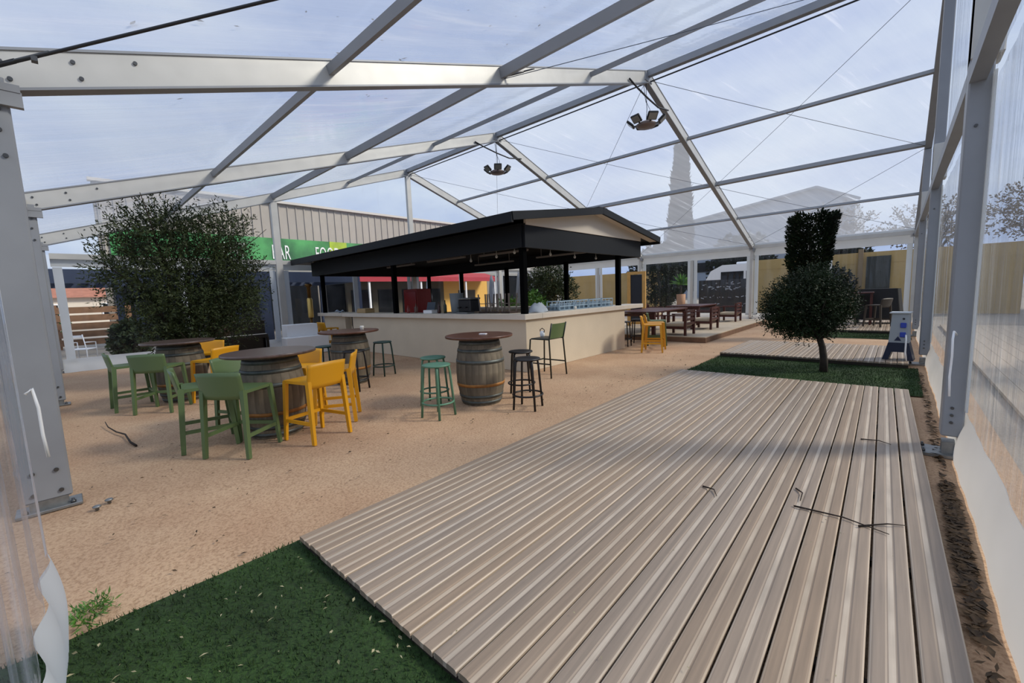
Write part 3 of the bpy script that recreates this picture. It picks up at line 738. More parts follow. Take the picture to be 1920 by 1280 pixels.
# ================================================================== bar chairs (moulded, low curved back)
def make_chair(m, name='bar_chair'):
    t = empty(name)
    # seat: thin dished slab
    def top(u, v): x = (u-.5)*.43; y = -.19+.40*v; return (x, y, .655-.012*(1-(2*u-1)**2)*math.sin(PI*v)-.02*max(0, v-.85)/.15)
    s = MB().grid(top, 8, 8).grid(lambda u, v: (lambda p: (p[0], p[1], p[2]-.024))(top(u, v)), 8, 8)
    n = 9
    s2 = MB().prism([(-.215, -.19), (.215, -.19), (.215, .20), (.205, .21), (-.205, .21), (-.215, .20)], 'z', .622, .652)
    s2.v = [(x, y, z-(.010*(1-(x/.215)**2) if z > .64 else 0)) for x, y, z in s2.v]
    s2.build('seat', m, t)
    # backrest: curved shell leaning back, merged into the rear legs
    def back(u, v, off):
        a = (u-.5)*2; x = a*(.222+.008*v); y = -.195-.055*v-.035*(1-a*a)+off; z = .575+.26*v+.010*v*(1-a*a)
        return (x, y, z)
    b = MB(); nu, nv = 14, 6
    vs = [back(i/nu, j/nv, 0) for i in range(nu+1) for j in range(nv+1)]+[back(i/nu, j/nv, .018) for i in range(nu+1) for j in range(nv+1)]
    K = (nu+1)*(nv+1); q = lambda i, j, o=0: o*K+i*(nv+1)+j
    fs = []
    for i in range(nu):
        for j in range(nv):
            fs.append((q(i, j), q(i+1, j), q(i+1, j+1), q(i, j+1))); fs.append((q(i, j, 1), q(i, j+1, 1), q(i+1, j+1, 1), q(i+1, j, 1)))
    for i in range(nu):
        fs.append((q(i, 0), q(i, 0, 1), q(i+1, 0, 1), q(i+1, 0))); fs.append((q(i, nv), q(i+1, nv), q(i+1, nv, 1), q(i, nv, 1)))
    for j in range(nv):
        fs.append((q(0, j), q(0, j+1), q(0, j+1, 1), q(0, j, 1))); fs.append((q(nu, j), q(nu, j, 1), q(nu, j+1, 1), q(nu, j+1)))
    b.add(vs, fs, True).build('backrest', m, t)
    for sx in (-1, 1):
        MB().bar((sx*.228, -.235, 0), (sx*.208, -.195, .66), .030, .040, (0, 1, 0), .040, .052).build('leg', m, t)
        MB().bar((sx*.228, .225, 0), (sx*.200, .185, .64), .028, .036, (0, 1, 0), .040, .046).build('leg', m, t)
        MB().bar((sx*.222, -.225, .215), (sx*.219, .212, .215), .018, .036).build('side_rail', m, t)
    MB().bar((-.218, .212, .225), (.218, .212, .225), .022, .036).build('footrest', m, t)
    return t
def place(proto, used, x, y, rz, label, group, z=0, cat='chair', s=1.0):
    o = proto if not used else copy_tree(proto)
    used.append(1)
    o.location = (x, y, z); o.rotation_euler = (0, 0, R(rz)); tag(o, label, cat, group)
    return o
protos = {}
GR = 'moulded bar chairs round the barrel tables'
CH = [('green', -4.82, 1.13, 37, 'green plastic bar chair turning its back to the open sand at the grouped barrel table'),
      ('green', -5.36, .95, -8, 'green plastic bar chair between two other green ones at the grouped barrel table'),
      ('green', -5.80, 1.44, -66, 'green plastic bar chair at the grouped table on the side towards the olive tree'),
      ('yellow', -4.63, 1.79, 105, 'yellow plastic bar chair with back to the deck at the grouped barrel table'),
      ('yellow', -5.12, 2.24, 147, 'yellow plastic bar chair at the grouped table closest to the black round stool'),
      ('yellow', -5.72, 2.02, 222, 'yellow plastic bar chair at the grouped table on the side towards the white box'),
      ('green', -7.75, .88, 52, 'green plastic bar chair at the olive tree table closest to the grouped green chairs'),
      ('green', -8.34, .62, 2, 'green plastic bar chair farthest from the bar at the olive tree table'),
      ('yellow', -7.76, 1.55, 118, 'yellow plastic bar chair at the olive tree table on the side towards the bar'),
      ('yellow', -8.98, 1.66, 235, 'yellow plastic bar chair under the olive branches between table and piano'),
      ('yellow', -4.22, 9.42, -66, 'yellow plastic bar chair on the sand right at the end of the bar wall'),
      ('yellow', -4.40, 9.98, -62, 'yellow plastic bar chair pushed behind another by the lounge platform'),
      ('green', -4.62, 10.62, -66, 'grey-green bar chair behind the yellow ones at the bar end'),
      ('yellow', -12.95, 5.60, 5, 'yellow bar chair at the short left counter of the bar')]
PR = {}
for c, m in (('green', GREEN), ('yellow', YELLOW)):
    PR[c] = (make_chair(m), [])
for c, x, y, rz, lab in CH:
    place(PR[c][0], PR[c][1], x, y, rz, lab, GR)
# dark framed green chair at the bar front
tch = empty('bar_stool_chair', (-4.60, 5.86, 0), R(92), 'green-backed bar chair on a dark tube frame pulled up to the bar front', 'chair')
fm = mat('dark_green_tube', '#232A24', .45)
MB().box((0, 0, .668), (.40, .38, .022), None, .01).build('seat', mat('seat_dark', '#4A463F', .5), tch)
mb = MB(); mb.grid(lambda u, v: ((u-.5)*.42, -.215-.06*v-.03*math.sin(PI*u), .68+.26*v), 10, 4); mb.grid(lambda u, v: ((u-.5)*.42, -.203-.06*v-.03*math.sin(PI*u), .68+.26*v), 10, 4)
mb.build('backrest', GREEN, tch)
for sx in (-1, 1):
    MB().tube([(sx*.24, -.26, 0), (sx*.215, -.215, .66), (sx*.22, -.28, .95)], .014, 8).build('leg', fm, tch)
    MB().tube([(sx*.24, .24, 0), (sx*.21, .20, .655), (sx*.205, .17, .668), (sx*.205, -.2, .668)], .014, 8).build('leg', fm, tch)
    MB().bar((sx*.233, -.245, .24), (sx*.231, .228, .24), .016, .022).build('side_rail', fm, tch)
MB().bar((-.23, .228, .25), (.23, .228, .25), .016, .022).build('footrest', fm, tch)
ln = empty('lantern', (-4.72, 5.9, .679), 0, 'tiny white lantern with a dark handle on the seat of the green-backed chair', 'lantern')
MB().lathe([(.03, 0), (.045, .03), (.045, .08), (.03, .11)], 12).build('body', WHITE, ln)
MB().tube([(.04, 0, .08), (.05, 0, .13), (.0, 0, .16), (-.05, 0, .13), (-.04, 0, .08)], .008, 6).build('handle', BLACK, ln)

# ================================================================== round stools
def make_stool(m):
    t = empty('round_stool')
    MB().lathe([(.150, .628), (.172, .634), (.176, .645), (.168, .655), (.10, .648), (.0, .645)], 28, cap=False).lathe([(.150, .628), (.0, .626)], 28, cap=False).build('seat', m, t)
    for k in range(4):
        a = R(45+90*k); c, s = math.cos(a), math.sin(a)
        MB().tube([(c*.205, s*.205, 0), (c*.162, s*.162, .55), (c*.152, s*.152, .615), (c*.125, s*.125, .634)], .015, 8).build('leg', m, t)
    MB().tube([(.192*math.cos(2*PI*k/28), .192*math.sin(2*PI*k/28), .185) for k in range(28)], .012, 8, True).build('foot_ring', m, t)
    return t
SP = {'sage': (make_stool(SAGE), []), 'black': (make_stool(BLACK), []), 'teal': (make_stool(TEAL), [])}
for c, x, y, rz, lab in (('sage', -4.13, 3.06, 10, 'sage green round stool standing out in front of the reddish barrel table'),
                         ('sage', -4.68, 3.42, 30, 'sage green round stool between its twin and the bar wall'),
                         ('black', -3.46, 3.99, 20, 'black round stool on open sand nearest the large deck'),
                         ('black', -3.98, 4.46, 50, 'black round stool tucked behind the reddish barrel table'),
                         ('black', -6.52, 3.20, 30, 'black round stool in front of the barrel table by the left bar wall'),
                         ('teal', -7.32, 4.18, 15, 'dark teal round stool against the long bar wall'),
                         ('teal', -7.72, 3.25, 40, 'dark teal round stool between a barrel table and the white box'),
                         ('black', -5.25, 10.0, 10, 'dark round stool under the overhanging end of the bar worktop'),
                         ('black', -5.3, 10.9, 40, 'dark round stool behind the yellow chairs at the bar end')):
    place(SP[c][0], SP[c][1], x, y, rz, lab, 'round stools', 0, 'stool')

# ================================================================== hanging floodlights
def floods(x, label):
    f = empty('floodlight_cluster', (x, YR, 5.32), 0, label, 'floodlight', 'floodlight clusters under the ridge')
    MB().lathe([(.05, -.02), (.20, .0), (.24, .05), (.16, .10), (.05, .12)], 20).build('hub', mat('flood_hub', '#8A7C78', .5, .3), f)
    me = MB().box((0, 0, 0), (.24, .05, .20), None, .015).mesh('lamp_housing', mat('flood_black', '#1D1F20', .45))
    lm = MB().box((0, -.028, 0), (.19, .008, .15)).mesh('lens', mat('flood_lens', '#8E8A80', .2))
    for k in range(6):
        a = 2*PI*k/6+.3
        h = link('lamp_housing', me, f, (.36*math.cos(a), .36*math.sin(a), .12), Euler((R(48), 0, a+PI/2), 'XYZ'))
        link('lens', lm, h)
        MB().bar((.18*math.cos(a), .18*math.sin(a), .03), (.33*math.cos(a), .33*math.sin(a), .09), .04, .015).build('arm', mat('flood_black', '#1D1F20', .45), f)
    MB().tube([(0, 0, .1), (.02, 0, .4), (0, 0, .75), (0, 0, 1.0)], .008, 6).tube([(.05, .05, .1), (.08, .03, .38), (.01, 0, .55)], .006, 6).tube([(-.06, 0, .95), (-.03, 0, .7), (0, 0, .55)], .008, 6).build('suspension_chain', WIRE, f)
    # curved feed cable slung across the ridge
    MB().tube([(.08, -1.0, .73), (.08, -.6, .66), (.08, -.1, .60), (.08, .5, .56), (.08, .9, .63), (.08, 1.1, .66)], .02, 8).build('feed_cable', CABLE, f)
    return f
floods(FX[1]+.0, 'cluster of six black floodlights hanging above the front of the bar')
floods(FX[2]+.0, 'cluster of six black floodlights hanging over the far half of the bar')

# ================================================================== trees
def np_leaves(name, P, D, ln, wd, m, parent, seed):
    """P points, D directions: one pointed leaf (2 triangles) at each"""
    g = np.random.RandomState(seed); n = len(P)
    D = D/np.linalg.norm(D, axis=1, keepdims=True); r = g.normal(size=(n, 3)); S = np.cross(D, r); S /= np.linalg.norm(S, axis=1, keepdims=True)+1e-9
    l = ln*(.7+.6*g.rand(n, 1)); w = wd*(.7+.6*g.rand(n, 1))
    V = np.stack([P, P+D*l*.45+S*w, P+D*l, P+D*l*.45-S*w], 1).reshape(-1, 3)
    me = bpy.data.meshes.new(name); me.from_pydata(V.tolist(), [], np.arange(4*n).reshape(-1, 4).tolist()); me.materials.append(m)
    o = link(name, me, parent); o['kind'] = 'stuff'; return o
def twig_cloud(blobs, ntw, per, tl, seed, up=.5, shell=.45):
    """leaves strung along short outward twigs inside ellipsoids; returns points, directions"""
    g = np.random.RandomState(seed); Ps = []; Ds = []
    wt = np.array([b[1][0]*b[1][1]*b[1][2] for b in blobs])**.7; wt /= wt.sum()
    for (c, r), w_ in zip(blobs, wt):
        n = max(4, int(ntw*w_)); d = g.normal(size=(n, 3)); d /= np.linalg.norm(d, axis=1, keepdims=True)
        rad = g.rand(n, 1)**shell
        p = np.array(c)+d*rad*np.array(r)
        td = d*.8+np.array([0, 0, up])+g.normal(0, .45, (n, 3)); td /= np.linalg.norm(td, axis=1, keepdims=True)
        t = (np.arange(per)+.5)/per*tl
        q = p[:, None, :]+td[:, None, :]*t[None, :, None]
        q[:, :, 2] -= .12*t[None, :]**2
        Ps.append(q.reshape(-1, 3)); dd_ = np.repeat(td, per, 0)*.6+g.normal(0, .6, (n*per, 3)); Ds.append(dd_)
    return np.concatenate(Ps), np.concatenate(Ds)
def branch(pts, r0, r1):
    n = len(pts); return MB().tube(pts, r0, 8, rs=[r0+(r1-r0)*k/(n-1) for k in range(n)])
def wob(a, b, n, amp, rr):
    a = Vector(a); b = Vector(b)
    return [a+(b-a)*(k/n)+Vector((rr.uniform(-amp, amp), rr.uniform(-amp, amp), rr.uniform(-amp, amp)))*(1 if 0 < k < n else 0) for k in range(n+1)]

# feathery olive behind the left tables
ol = empty('olive_tree', (-10.25, 1.78, 0), 0, 'large feathery olive tree inside the tent behind the left barrel table', 'tree')
rr = random.Random(21)
blobs = [((0, 0, 2.1), (.75, .95, .9)), ((0, -.78, 2.1), (.55, .45, .65)), ((0, .75, 1.95), (.55, .45, .75)), ((.1, -.45, 2.75), (.45, .5, .55)), ((0, .55, 2.75), (.4, .42, .5)), ((0, .1, 1.25), (.7, .9, .6)), ((.1, -.45, 1.25), (.4, .4, .4)), ((0, .6, 1.45), (.45, .4, .4)), ((0, -.3, .8), (.3, .3, .3)), ((0, .0, .75), (.5, .4, .35)), ((-.1, .82, 3.05), (.22, .26, .3)), ((.05, -.02, 3.0), (.3, .3, .28))]
for k in range(5):
    c = blobs[k][0]
    branch(wob((rr.uniform(-.05, .05), rr.uniform(-.05, .05), 0), c, 5, .08, rr), .07, .018).build('trunk', BARK, ol)
for k in range(16):
    c = blobs[k % len(blobs)]; s = Vector(c[0]); e = s+Vector((rr.uniform(-.7, .7), rr.uniform(-.9, .9), rr.uniform(.1, .7)))
    branch(wob(s*.8, e, 4, .05, rr), .016, .005).build('branch', BARK, ol)
Pn, Dn = twig_cloud(blobs, 3300, 15, .40, 5, .5, .5)
np_leaves('foliage', Pn, Dn, .066, .0105, LEAF_OLIVE, ol, 1)

# clipped round tree on the second turf
rt = empty('round_tree', (-.84, 8.42, 0), 0, 'small round-headed tree with a bare dark trunk on green turf', 'tree')
branch([(0, 0, 0), (.0, .0, .2), (-.03, 0, .42), (-.09, 0, .62), (-.16, 0, .9), (-.2, 0, 1.2)], .06, .03).build('trunk', BARK, rt)
for k in range(12):
    a = k*PI/6; branch(wob((-.08, 0, .55), (-.22+.5*math.cos(a), .5*math.sin(a), .8+.45*rr.random()), 4, .03, rr), .02, .006).build('branch', BARK, rt)
rb = [((-.25, 0, 1.13), (.58, .58, .46)), ((-.48, -.1, 1.05), (.34, .4, .32)), ((.0, .1, 1.08), (.34, .4, .34)), ((-.2, 0, 1.42), (.34, .34, .26)), ((-.28, 0, .80), (.45, .45, .2)), ((-.6, .0, .9), (.25, .3, .2))]
Pn, Dn = twig_cloud(rb, 5200, 8, .19, 6, .25, .42)
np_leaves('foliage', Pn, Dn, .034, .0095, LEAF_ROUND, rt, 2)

# tall clipped evergreen behind it
tp = empty('clipped_evergreen', (-1.76, 13.6, 0), 0, 'very dark clipped evergreen rising above the round tree', 'tree')
branch([(0, 0, 0), (0, 0, 1.0), (0, 0, 2.8)], .07, .03).build('trunk', BARK, tp)
g = np.random.RandomState(9); n = 15000
u = g.rand(n)*2*PI; z = .9+2.33*g.rand(n)
rad_ = np.where(z > 2.0, .47+.05*(z-2.0), .40)*np.sqrt(.35+.65*g.rand(n)); rad_ *= 1+.10*np.sin(3*u+2*z)+.05*np.sin(7*u-5*z)
Pn = np.stack([rad_*np.cos(u)+.03*(z-2), rad_*np.sin(u), z+.05*np.sin(5*u)], 1); Dn = np.stack([np.cos(u), np.sin(u), np.full(n, .8)], 1)+g.normal(0, .4, (n, 3))
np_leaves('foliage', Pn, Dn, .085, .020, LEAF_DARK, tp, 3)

# second olive beyond the bar
o2 = empty('olive_tree', (-10.75, 14.0, 0), 0, 'bushy olive tree standing behind the bar near the red awning', 'tree')
branch(wob((0, 0, 0), (0, 0, 1.6), 5, .05, rr), .09, .05).build('trunk', BARK, o2)
Pn, Dn = twig_cloud([((0, 0, 1.95), (.85, .85, .85)), ((.5, .2, 1.5), (.6, .6, .5)), ((-.5, 0, 1.6), (.6, .6, .6))], 900, 9, .3, 8, .4, .45)
np_leaves('foliage', Pn, Dn, .10, .022, LEAF_OLIVE, o2, 4)

# ================================================================== black piano, white stepped box at the far left
pi_ = empty('upright_piano', (-12.6, 3.08, 0), R(92), 'black upright piano with a brown end panel standing behind the barrel tables', 'piano')
PB = mat('piano_black', '#0C0B0D', .2); PBr = mat('piano_brown', '#2E1A15', .35)
MB().box((0, .12, .50), (1.30, .30, 1.0), None, .01).build('case', PB, pi_)
MB().box((0, .12, 1.015), (1.34, .36, .03), None, .006).build('lid', mat('piano_lid', '#3A3A40', .12), pi_)
MB().box((0, -.14, .62), (1.26, .26, .10), None, .01).build('key_shelf', PB, pi_)
MB().box((0, -.19, .672), (1.20, .13, .012)).build('keys', mat('piano_keys', '#C9C7C2', .3), pi_)
for sx in (-1, 1):
    MB().box((sx*.64, -.16, .31), (.05, .06, .62)).build('leg', PB, pi_)
MB().box((-.40, -.035, .82), (.45, .012, .30)).build('front_panel', PBr, pi_)
wbx = empty('white_step_box', (-12.6, 4.72, 0), R(90), 'white stepped display box next to the far gable post', 'box')
MB().box((.0, .25, .42), (.85, .42, .84), None, .01).build('upper_step', WHITE, wbx)
MB().box((-.02, -.16, .25), (1.15, .40, .50), None, .01).build('lower_step', WHITE, wbx)
hs_ = empty('steel_chair', (-12.0, 2.25, 0), R(70), 'grey steel garden chair beside the black piano', 'chair')
for sx in (-1, 1):
    MB().tube([(sx*.2, -.22, 0), (sx*.2, -.2, .45), (sx*.19, -.27, .95)], .014, 8).build('leg', ALU_D, hs_)
    MB().tube([(sx*.2, .2, 0), (sx*.2, .2, .45)], .014, 8).build('leg', ALU_D, hs_)
MB().box((0, 0, .455), (.42, .42, .02)).build('seat', ALU_D, hs_)
MB().box((0, -.25, .82), (.38, .02, .22)).build('backrest', ALU_D, hs_)

# ================================================================== lounge platform
pf = empty('lounge_platform', (0, 0, 0), 0, 'low beige paved platform carrying the dark wooden lounge furniture', 'platform')
MB().box((-6.6, 14.9, .065), (5.86, 6.9, .13)).build('plinth', mat('plinth_brown', '#7A5C46', .7, 0, .15, 6), pf)
SLB = mat('beige_slab', '#C2B096', .6, 0, .06, 4, 0.1, objvar=.05)
sm = MB().box((0, 0, .014), (.966, .976, .028), None, .004).mesh('paving_slab', SLB)
for i in range(6):
    for j in range(7): link('paving_slab', sm, pf, (-9.04+.977*i, 11.94+.986*j, .127))
def armchair(x, y, rz, label):
    a = empty('lounge_armchair', (x, y, .155), R(rz), label, 'armchair', 'dark wooden lounge armchairs')
    for sx in (-1, 1):
        MB().box((sx*.33, .28, .27), (.06, .06, .54)).build('leg', REDWOOD, a)
        MB().box((sx*.33, -.30, .34), (.06, .06, .68)).build('leg', REDWOOD, a)
        MB().box((sx*.33, 0, .555), (.08, .66, .03)).build('armrest', REDWOOD, a)
        MB().box((sx*.33, 0, .22), (.03, .56, .06)).build('side_rail', REDWOOD, a)
    for zz in (.32, .44, .56, .66): MB().box((0, -.31, zz), (.62, .025, .07)).build('back_slat', REDWOOD, a)
    MB().box((0, 0, .20), (.62, .56, .05)).build('seat_frame', REDWOOD, a)
    MB().box((0, .0, .285), (.60, .54, .12), None, .03).build('cushion', CUSHION, a)
    return a
armchair(-4.55, 11.92, 90, 'dark wooden armchair with beige cushion on the platform edge nearest the yellow chairs')
armchair(-4.50, 13.9, 90, 'dark wooden armchair with beige cushion halfway along the platform edge')
armchair(-4.65, 17.15, 90, 'dark wooden armchair at the end of the platform by the glazed wall')
armchair(-7.4, 12.6, -90, 'dark wooden armchair across the first lounge table from the platform edge')
armchair(-7.4, 16.6, -80, 'dark wooden armchair across the second lounge table from the platform edge')
def ltable(x, y, lx, ly, label):
    t = empty('lounge_table', (x, y, .155), 0, label, 'table', 'dark wooden lounge tables')
    n = 5
    for k in range(n): MB().box((-lx/2+lx/n*(k+.5), 0, .655), (lx/n-.008, ly, .04), None, .004).build('plank', REDWOOD, t)
    for sx in (-1, 1):
        for sy in (-1, 1): MB().box((sx*(lx/2-.08), sy*(ly/2-.08), .317), (.09, .09, .634)).build('leg', REDWOOD, t)
    for sy in (-1, 1): MB().box((0, sy*(ly/2-.08), .58), (lx-.2, .03, .09)).build('apron', REDWOOD, t)
ltable(-5.65, 12.6, 1.3, 2.5, 'long dark red wooden lounge table nearest the bar end')
ltable(-5.6, 15.9, 1.2, 1.9, 'dark red wooden lounge table farther along the platform')

# yellow timber display frame beyond the bar end
yf = empty('timber_stand', (-7.0, 14.3, .155), R(10), 'tall yellow timber stand holding a black panel beside the lounge', 'stand')
YT = mat('yellow_timber', '#D8A860', .6, 0, .1, 6)
for sx in (-1, 1): MB().box((sx*.27, 0, .98), (.12, .10, 1.96)).build('upright', YT, yf)
MB().box((0, 0, 1.91), (.42, .10, .10)).box((0, 0, .10), (.42, .10, .10)).build('cross_rail', YT, yf)
MB().box((0, .0, 1.0), (.42, .03, 1.7)).build('panel', mat('slate_panel', '#2A2F38', .5), yf)

# ================================================================== electric cabinet by the right wall
ec = empty('electric_cabinet', (.06, 9.78, .10), R(-6), 'pale grey electric distribution cabinet on a dark blue stand against the clear wall', 'electric cabinet')
DB = mat('dark_blue_plastic', '#18223C', .45)
MB().prism([(-.20, .0), (-.12, 0), (-.08, .14), (.08, .14), (.12, 0), (.20, 0), (.13, .30), (-.13, .30)], 'y', -.14, .16).build('stand', DB, ec)
MB().prism([(-.13, .30), (.13, .30), (.11, .80), (-.10, .80)], 'y', -.12, .14).build('body', mat('cabinet_grey', '#A9B0B6', .5), ec)
MB().box((0, .01, .81), (.27, .32, .02), None, .005).build('lid', mat('cabinet_lid', '#C5CACE', .4), ec)
SB = mat('socket_blue', '#2E46B0', .4)
for z_ in (.60, .44): MB().box((.05, -.135, z_), (.075, .03, .085), None, .008).build('socket', SB, ec)
MB().lathe([(.016, 0), (.016, .012)], 10, (0, 0, 0)).build('switch', BLACK, ec).matrix_local = Matrix.Translation((.05, -.12, .71)) @ Matrix.Rotation(R(90), 4, 'X')
MB().prism([(-.01-.045, .335), (.035, .335), (-.01, .41)], 'y', -.126, -.119).build('warning_triangle', mat('tri_navy', '#20264A', .5), ec)
MB().tube([(.09, -.14, .44), (.10, -.19, .36), (.10, -.2, .15), (.12, -.18, .0)], .012, 8).build('lead', WHITE, ec)

# ================================================================== covered barbecue and chairs on the far deck
bq = empty('covered_barbecue', (-.45, 18.0, .10), 0, 'black covered barbecue on the far deck against the tan wall', 'barbecue')
mb = MB(); mb.grid(lambda u, v: ((.62-.12*v+.03*math.sin(12*u*PI))*math.copysign(abs(math.cos(2*PI*u))**.6, math.cos(2*PI*u)), (.36-.1*v)*math.copysign(abs(math.sin(2*PI*u))**.6, math.sin(2*PI*u)), .12+.98*v), 32, 8)
mb.box((0, 0, 1.09), (.8, .42, .03))
mb.build('cover', mat('cover_black', '#0C0D0F', .6, 0, .1, 8, .3), bq)
for sx in (-1, 1): MB().box((sx*.5, 0, .06), (.08, .5, .12)).build('wheel_base', BLACK, bq)
bk = make_chair(mat('dark_taupe_plastic', '#3A332C', .5), 'bar_chair')
bk.location = (-.42, 16.55, .10); bk.rotation_euler = (0, 0, R(60)); tag(bk, 'dark brown bar chair in front of the covered barbecue', 'chair', 'dark chairs on the far deck')
bk2 = copy_tree(bk); bk2.location = (-1.25, 16.7, .10); bk2.rotation_euler = (0, 0, R(-40)); tag(bk2, 'dark brown bar chair on the far deck nearest the round tree', 'chair', 'dark chairs on the far deck')
ht_ = empty('high_table', (-1.0, 17.3, .10), 0, 'dark high table between the brown chairs on the far deck', 'table')
MB().box((0, 0, 1.0), (.9, .6, .04), None, .005).build('tabletop', REDWOOD, ht_)
for sx in (-1, 1):
    for sy in (-1, 1): MB().box((sx*.4, sy*.25, .49), (.05, .05, .98)).build('leg', REDWOOD, ht_)

ph = empty('patio_heater', (-14.25, 5.62, 0), 0, 'slim brass patio heater column at the left end of the bar', 'heater')
MB().lathe([(.16, 0), (.16, .05), (.06, .07)], 16).build('base', STEEL, ph)
MB().lathe([(.045, .05), (.045, .95)], 14).build('pole', mat('brass_dark', '#6B4E22', .35, .6), ph)
MB().lathe([(.075, .95), (.085, 1.0), (.085, 1.55), (.06, 1.6)], 16).build('burner_tube', mat('brass_bright', '#D8B768', .3, .5), ph)
MB().lathe([(.06, 1.6), (.06, 1.95), (.12, 2.0), (.10, 2.06)], 16).build('reflector', mat('brass_dark', '#6B4E22', .35, .6), ph)
# ================================================================== beyond the far gable
hall = empty('clad_hall', (-24, 0, 0), 0, 'grey ribbed metal hall with a green lettered banner beyond the far gable', 'building')
CLAD = mat('ribbed_cladding', '#A59E95', .55, .1, .05, 2, objvar=.05)
cm_ = MB().prism([(-.21, 0), (-.21, .012), (-.165, .012), (-.155, .05), (-.105, .05), (-.095, .012), (.21, .012), (.21, 0)], 'z', 3.6, 6.62)
cm_.v = [(y, x, z) for x, y, z in cm_.v]
cme = cm_.mesh('cladding_sheet', CLAD)
y = 1.7
while y < 34:
    link('cladding_sheet', cme, hall, (0, y, 0)); y += .422
MB().box((-.3, 17.7, 3.3), (.5, 32.6, 6.6)).build('wall_core', mat('hall_core', '#8A847C', .7), hall)
MB().box((.05, 17.7, 6.67), (.30, 32.8, .12)).build('parapet_cap', mat('parapet', '#C9C4BC', .5), hall)
MB().box((.10, 17.7, 3.42), (.30, 32.6, .30)).build('gutter', WHITE, hall)
MB().box((.18, 17.7, 3.12), (.10, 32.6, .24)).build('gutter_board', mat('gutter_grey', '#8F8F8C', .5), hall)
GB = mat('banner_green', '#1E7A3C', .5, 0, .5, .9, col2='#4FA85A')
bn = MB().box((.075, 9.9, 4.22), (.03, 16.4, 1.2)).build('banner', GB, hall)
MB().box((.10, 11.3, 4.22), (.02, 1.0, 1.2)).build('banner_patch', mat('banner_lime', '#A6C02A', .5, 0, .2, 2), bn)
def letters(txt, yc, z, size, m, parent, x=.12):
    cu_ = bpy.data.curves.new('lettering', 'FONT'); cu_.body = txt; cu_.size = size; cu_.extrude = .006; cu_.align_x = 'LEFT'; cu_.space_character = 1.05
    to = bpy.data.objects.new('lettering_curve', cu_); COL.objects.link(to)
    dg = bpy.context.evaluated_depsgraph_get(); me = bpy.data.meshes.new_from_object(to.evaluated_get(dg)); bpy.data.objects.remove(to, do_unlink=True)
    me.materials.clear(); me.materials.append(m)
    o = link('lettering', me, parent); o.matrix_local = Matrix.Translation((x, yc, z)) @ Matrix.Rotation(R(90), 4, 'Z') @ Matrix.Rotation(R(90), 4, 'X') @ Matrix.Diagonal((.46, 1, 1, 1))
    return o
LW = mat('letter_white', '#F0F2EE', .5)
letters('AMT', 5.55, 3.76, 1.05, LW, bn)
letters('BAR', 7.75, 3.76, 1.05, LW, bn)
letters('FOOD', 9.95, 3.76, 1.05, LW, bn)
for yy in (12.3, 13.0, 13.7): MB().box((.11, yy, 4.15), (.02, .42, .9)).build('pale_panel', LW, bn)
DKW = mat('dark_glazing', '#14171B', .3, spec=.15)
for yy in range(7):
    MB().box((.02, 3.6+4.4*yy, 1.55), (.06, 3.9, 2.9)).build('shopfront', DKW, hall)

# navy pergola in front of the hall
pg = empty('pergola', (0, 0, 0), 0, 'navy steel pergola with louvred roof outside the far gable', 'pergola')
for x in (-17.5, -21.2):
    MB().box((x, 4.2, 2.46), (.12, 9.8, .40)).build('beam', NAVY, pg)
for yy in (-.65, 9.05): MB().box((-19.35, yy, 2.46), (3.6, .12, .40)).build('beam', NAVY, pg)
for x, yy in ((-17.5, 5.28), (-17.5, -.55), (-21.2, -.55), (-21.2, 1.55), (-21.2, 2.05), (-21.2, 5.3), (-21.2, 9.0), (-17.5, 9.0)):
    MB().box((x, yy, 1.13), (.16 if x < -18 else .22, .20 if yy != 5.28 else .34, 2.26)).build('post', NAVY, pg)
lv = MB().box((0, 0, 0), (3.5, .02, .20)).mesh('louvre', NAVY)
for k in range(24): link('louvre', lv, pg, (-19.35, -.4+.4*k, 2.5), (R(35), 0, 0))

# slatted fence, houses and hedge further off
fn = empty('slat_fence', (-23.2, -2.2, 0), 0, 'brown horizontal slat fence outside beyond the pergola', 'fence')
SLW = mat('fence_brown', '#7A5A40', .7, 0, .15, 6)
fs_ = MB().box((0, 0, 0), (.03, 4.2, .24)).mesh('slat', SLW)
for k in range(5): link('slat', fs_, fn, (0, 2.1, .25+.31*k))
for k in range(3): MB().box((-.05, .1+2*k, .85), (.08, .08, 1.7)).build('post', SLW, fn)
def house(x, y, w_, d_, h, ridge, label, wc='#D9CFC0', rc='#A8705A'):
    h0 = empty('house', (x, y, 0), R(90), label, 'house')
    MB().box((0, 0, h/2), (w_, d_, h)).build('wall', mat('house_wall_'+wc, wc, .8), h0)
    MB().prism([(-d_/2-.4, h-.1), (d_/2+.4, h-.1), (0, h+ridge)], 'x', -w_/2-.3, w_/2+.3).build('roof', mat('house_roof_'+rc, rc, .8, 0, .15, 3), h0)
    for k in (-1, 1):
        f = MB().box((k*w_*.25, -d_/2-.03, h*.55), (1.2, .08, 1.2)).build('window', WHITE, h0)
        MB().box((k*w_*.25, -d_/2-.08, h*.55), (1.0, .04, 1.0)).build('pane', DKW, f)
house(-52, 1.2, 7, 9, 2.6, 1.9, 'low white house with terracotta roof beyond the slat fence')
house(-58, 9.5, 8, 9, 3.4, 2.0, 'cream house with red roof beyond the pergola', '#E0CFA0')
def bush(name, x, y, z, r, m, label, cat, n=500, seed=1, leaf=(.12, .04), group=None):
    b = empty(name, (x, y, 0), 0, label, cat, group)
    branch([(0, 0, 0), (0, 0, z*.6), (0, 0, z)], .05, .02).build('stem', BARK, b)
    Pn, Dn = twig_cloud([((0, 0, z), r)], n, 7, .2, seed, .4, .4)
    np_leaves('foliage', Pn, Dn, leaf[0], leaf[1], m, b, seed)
    return b
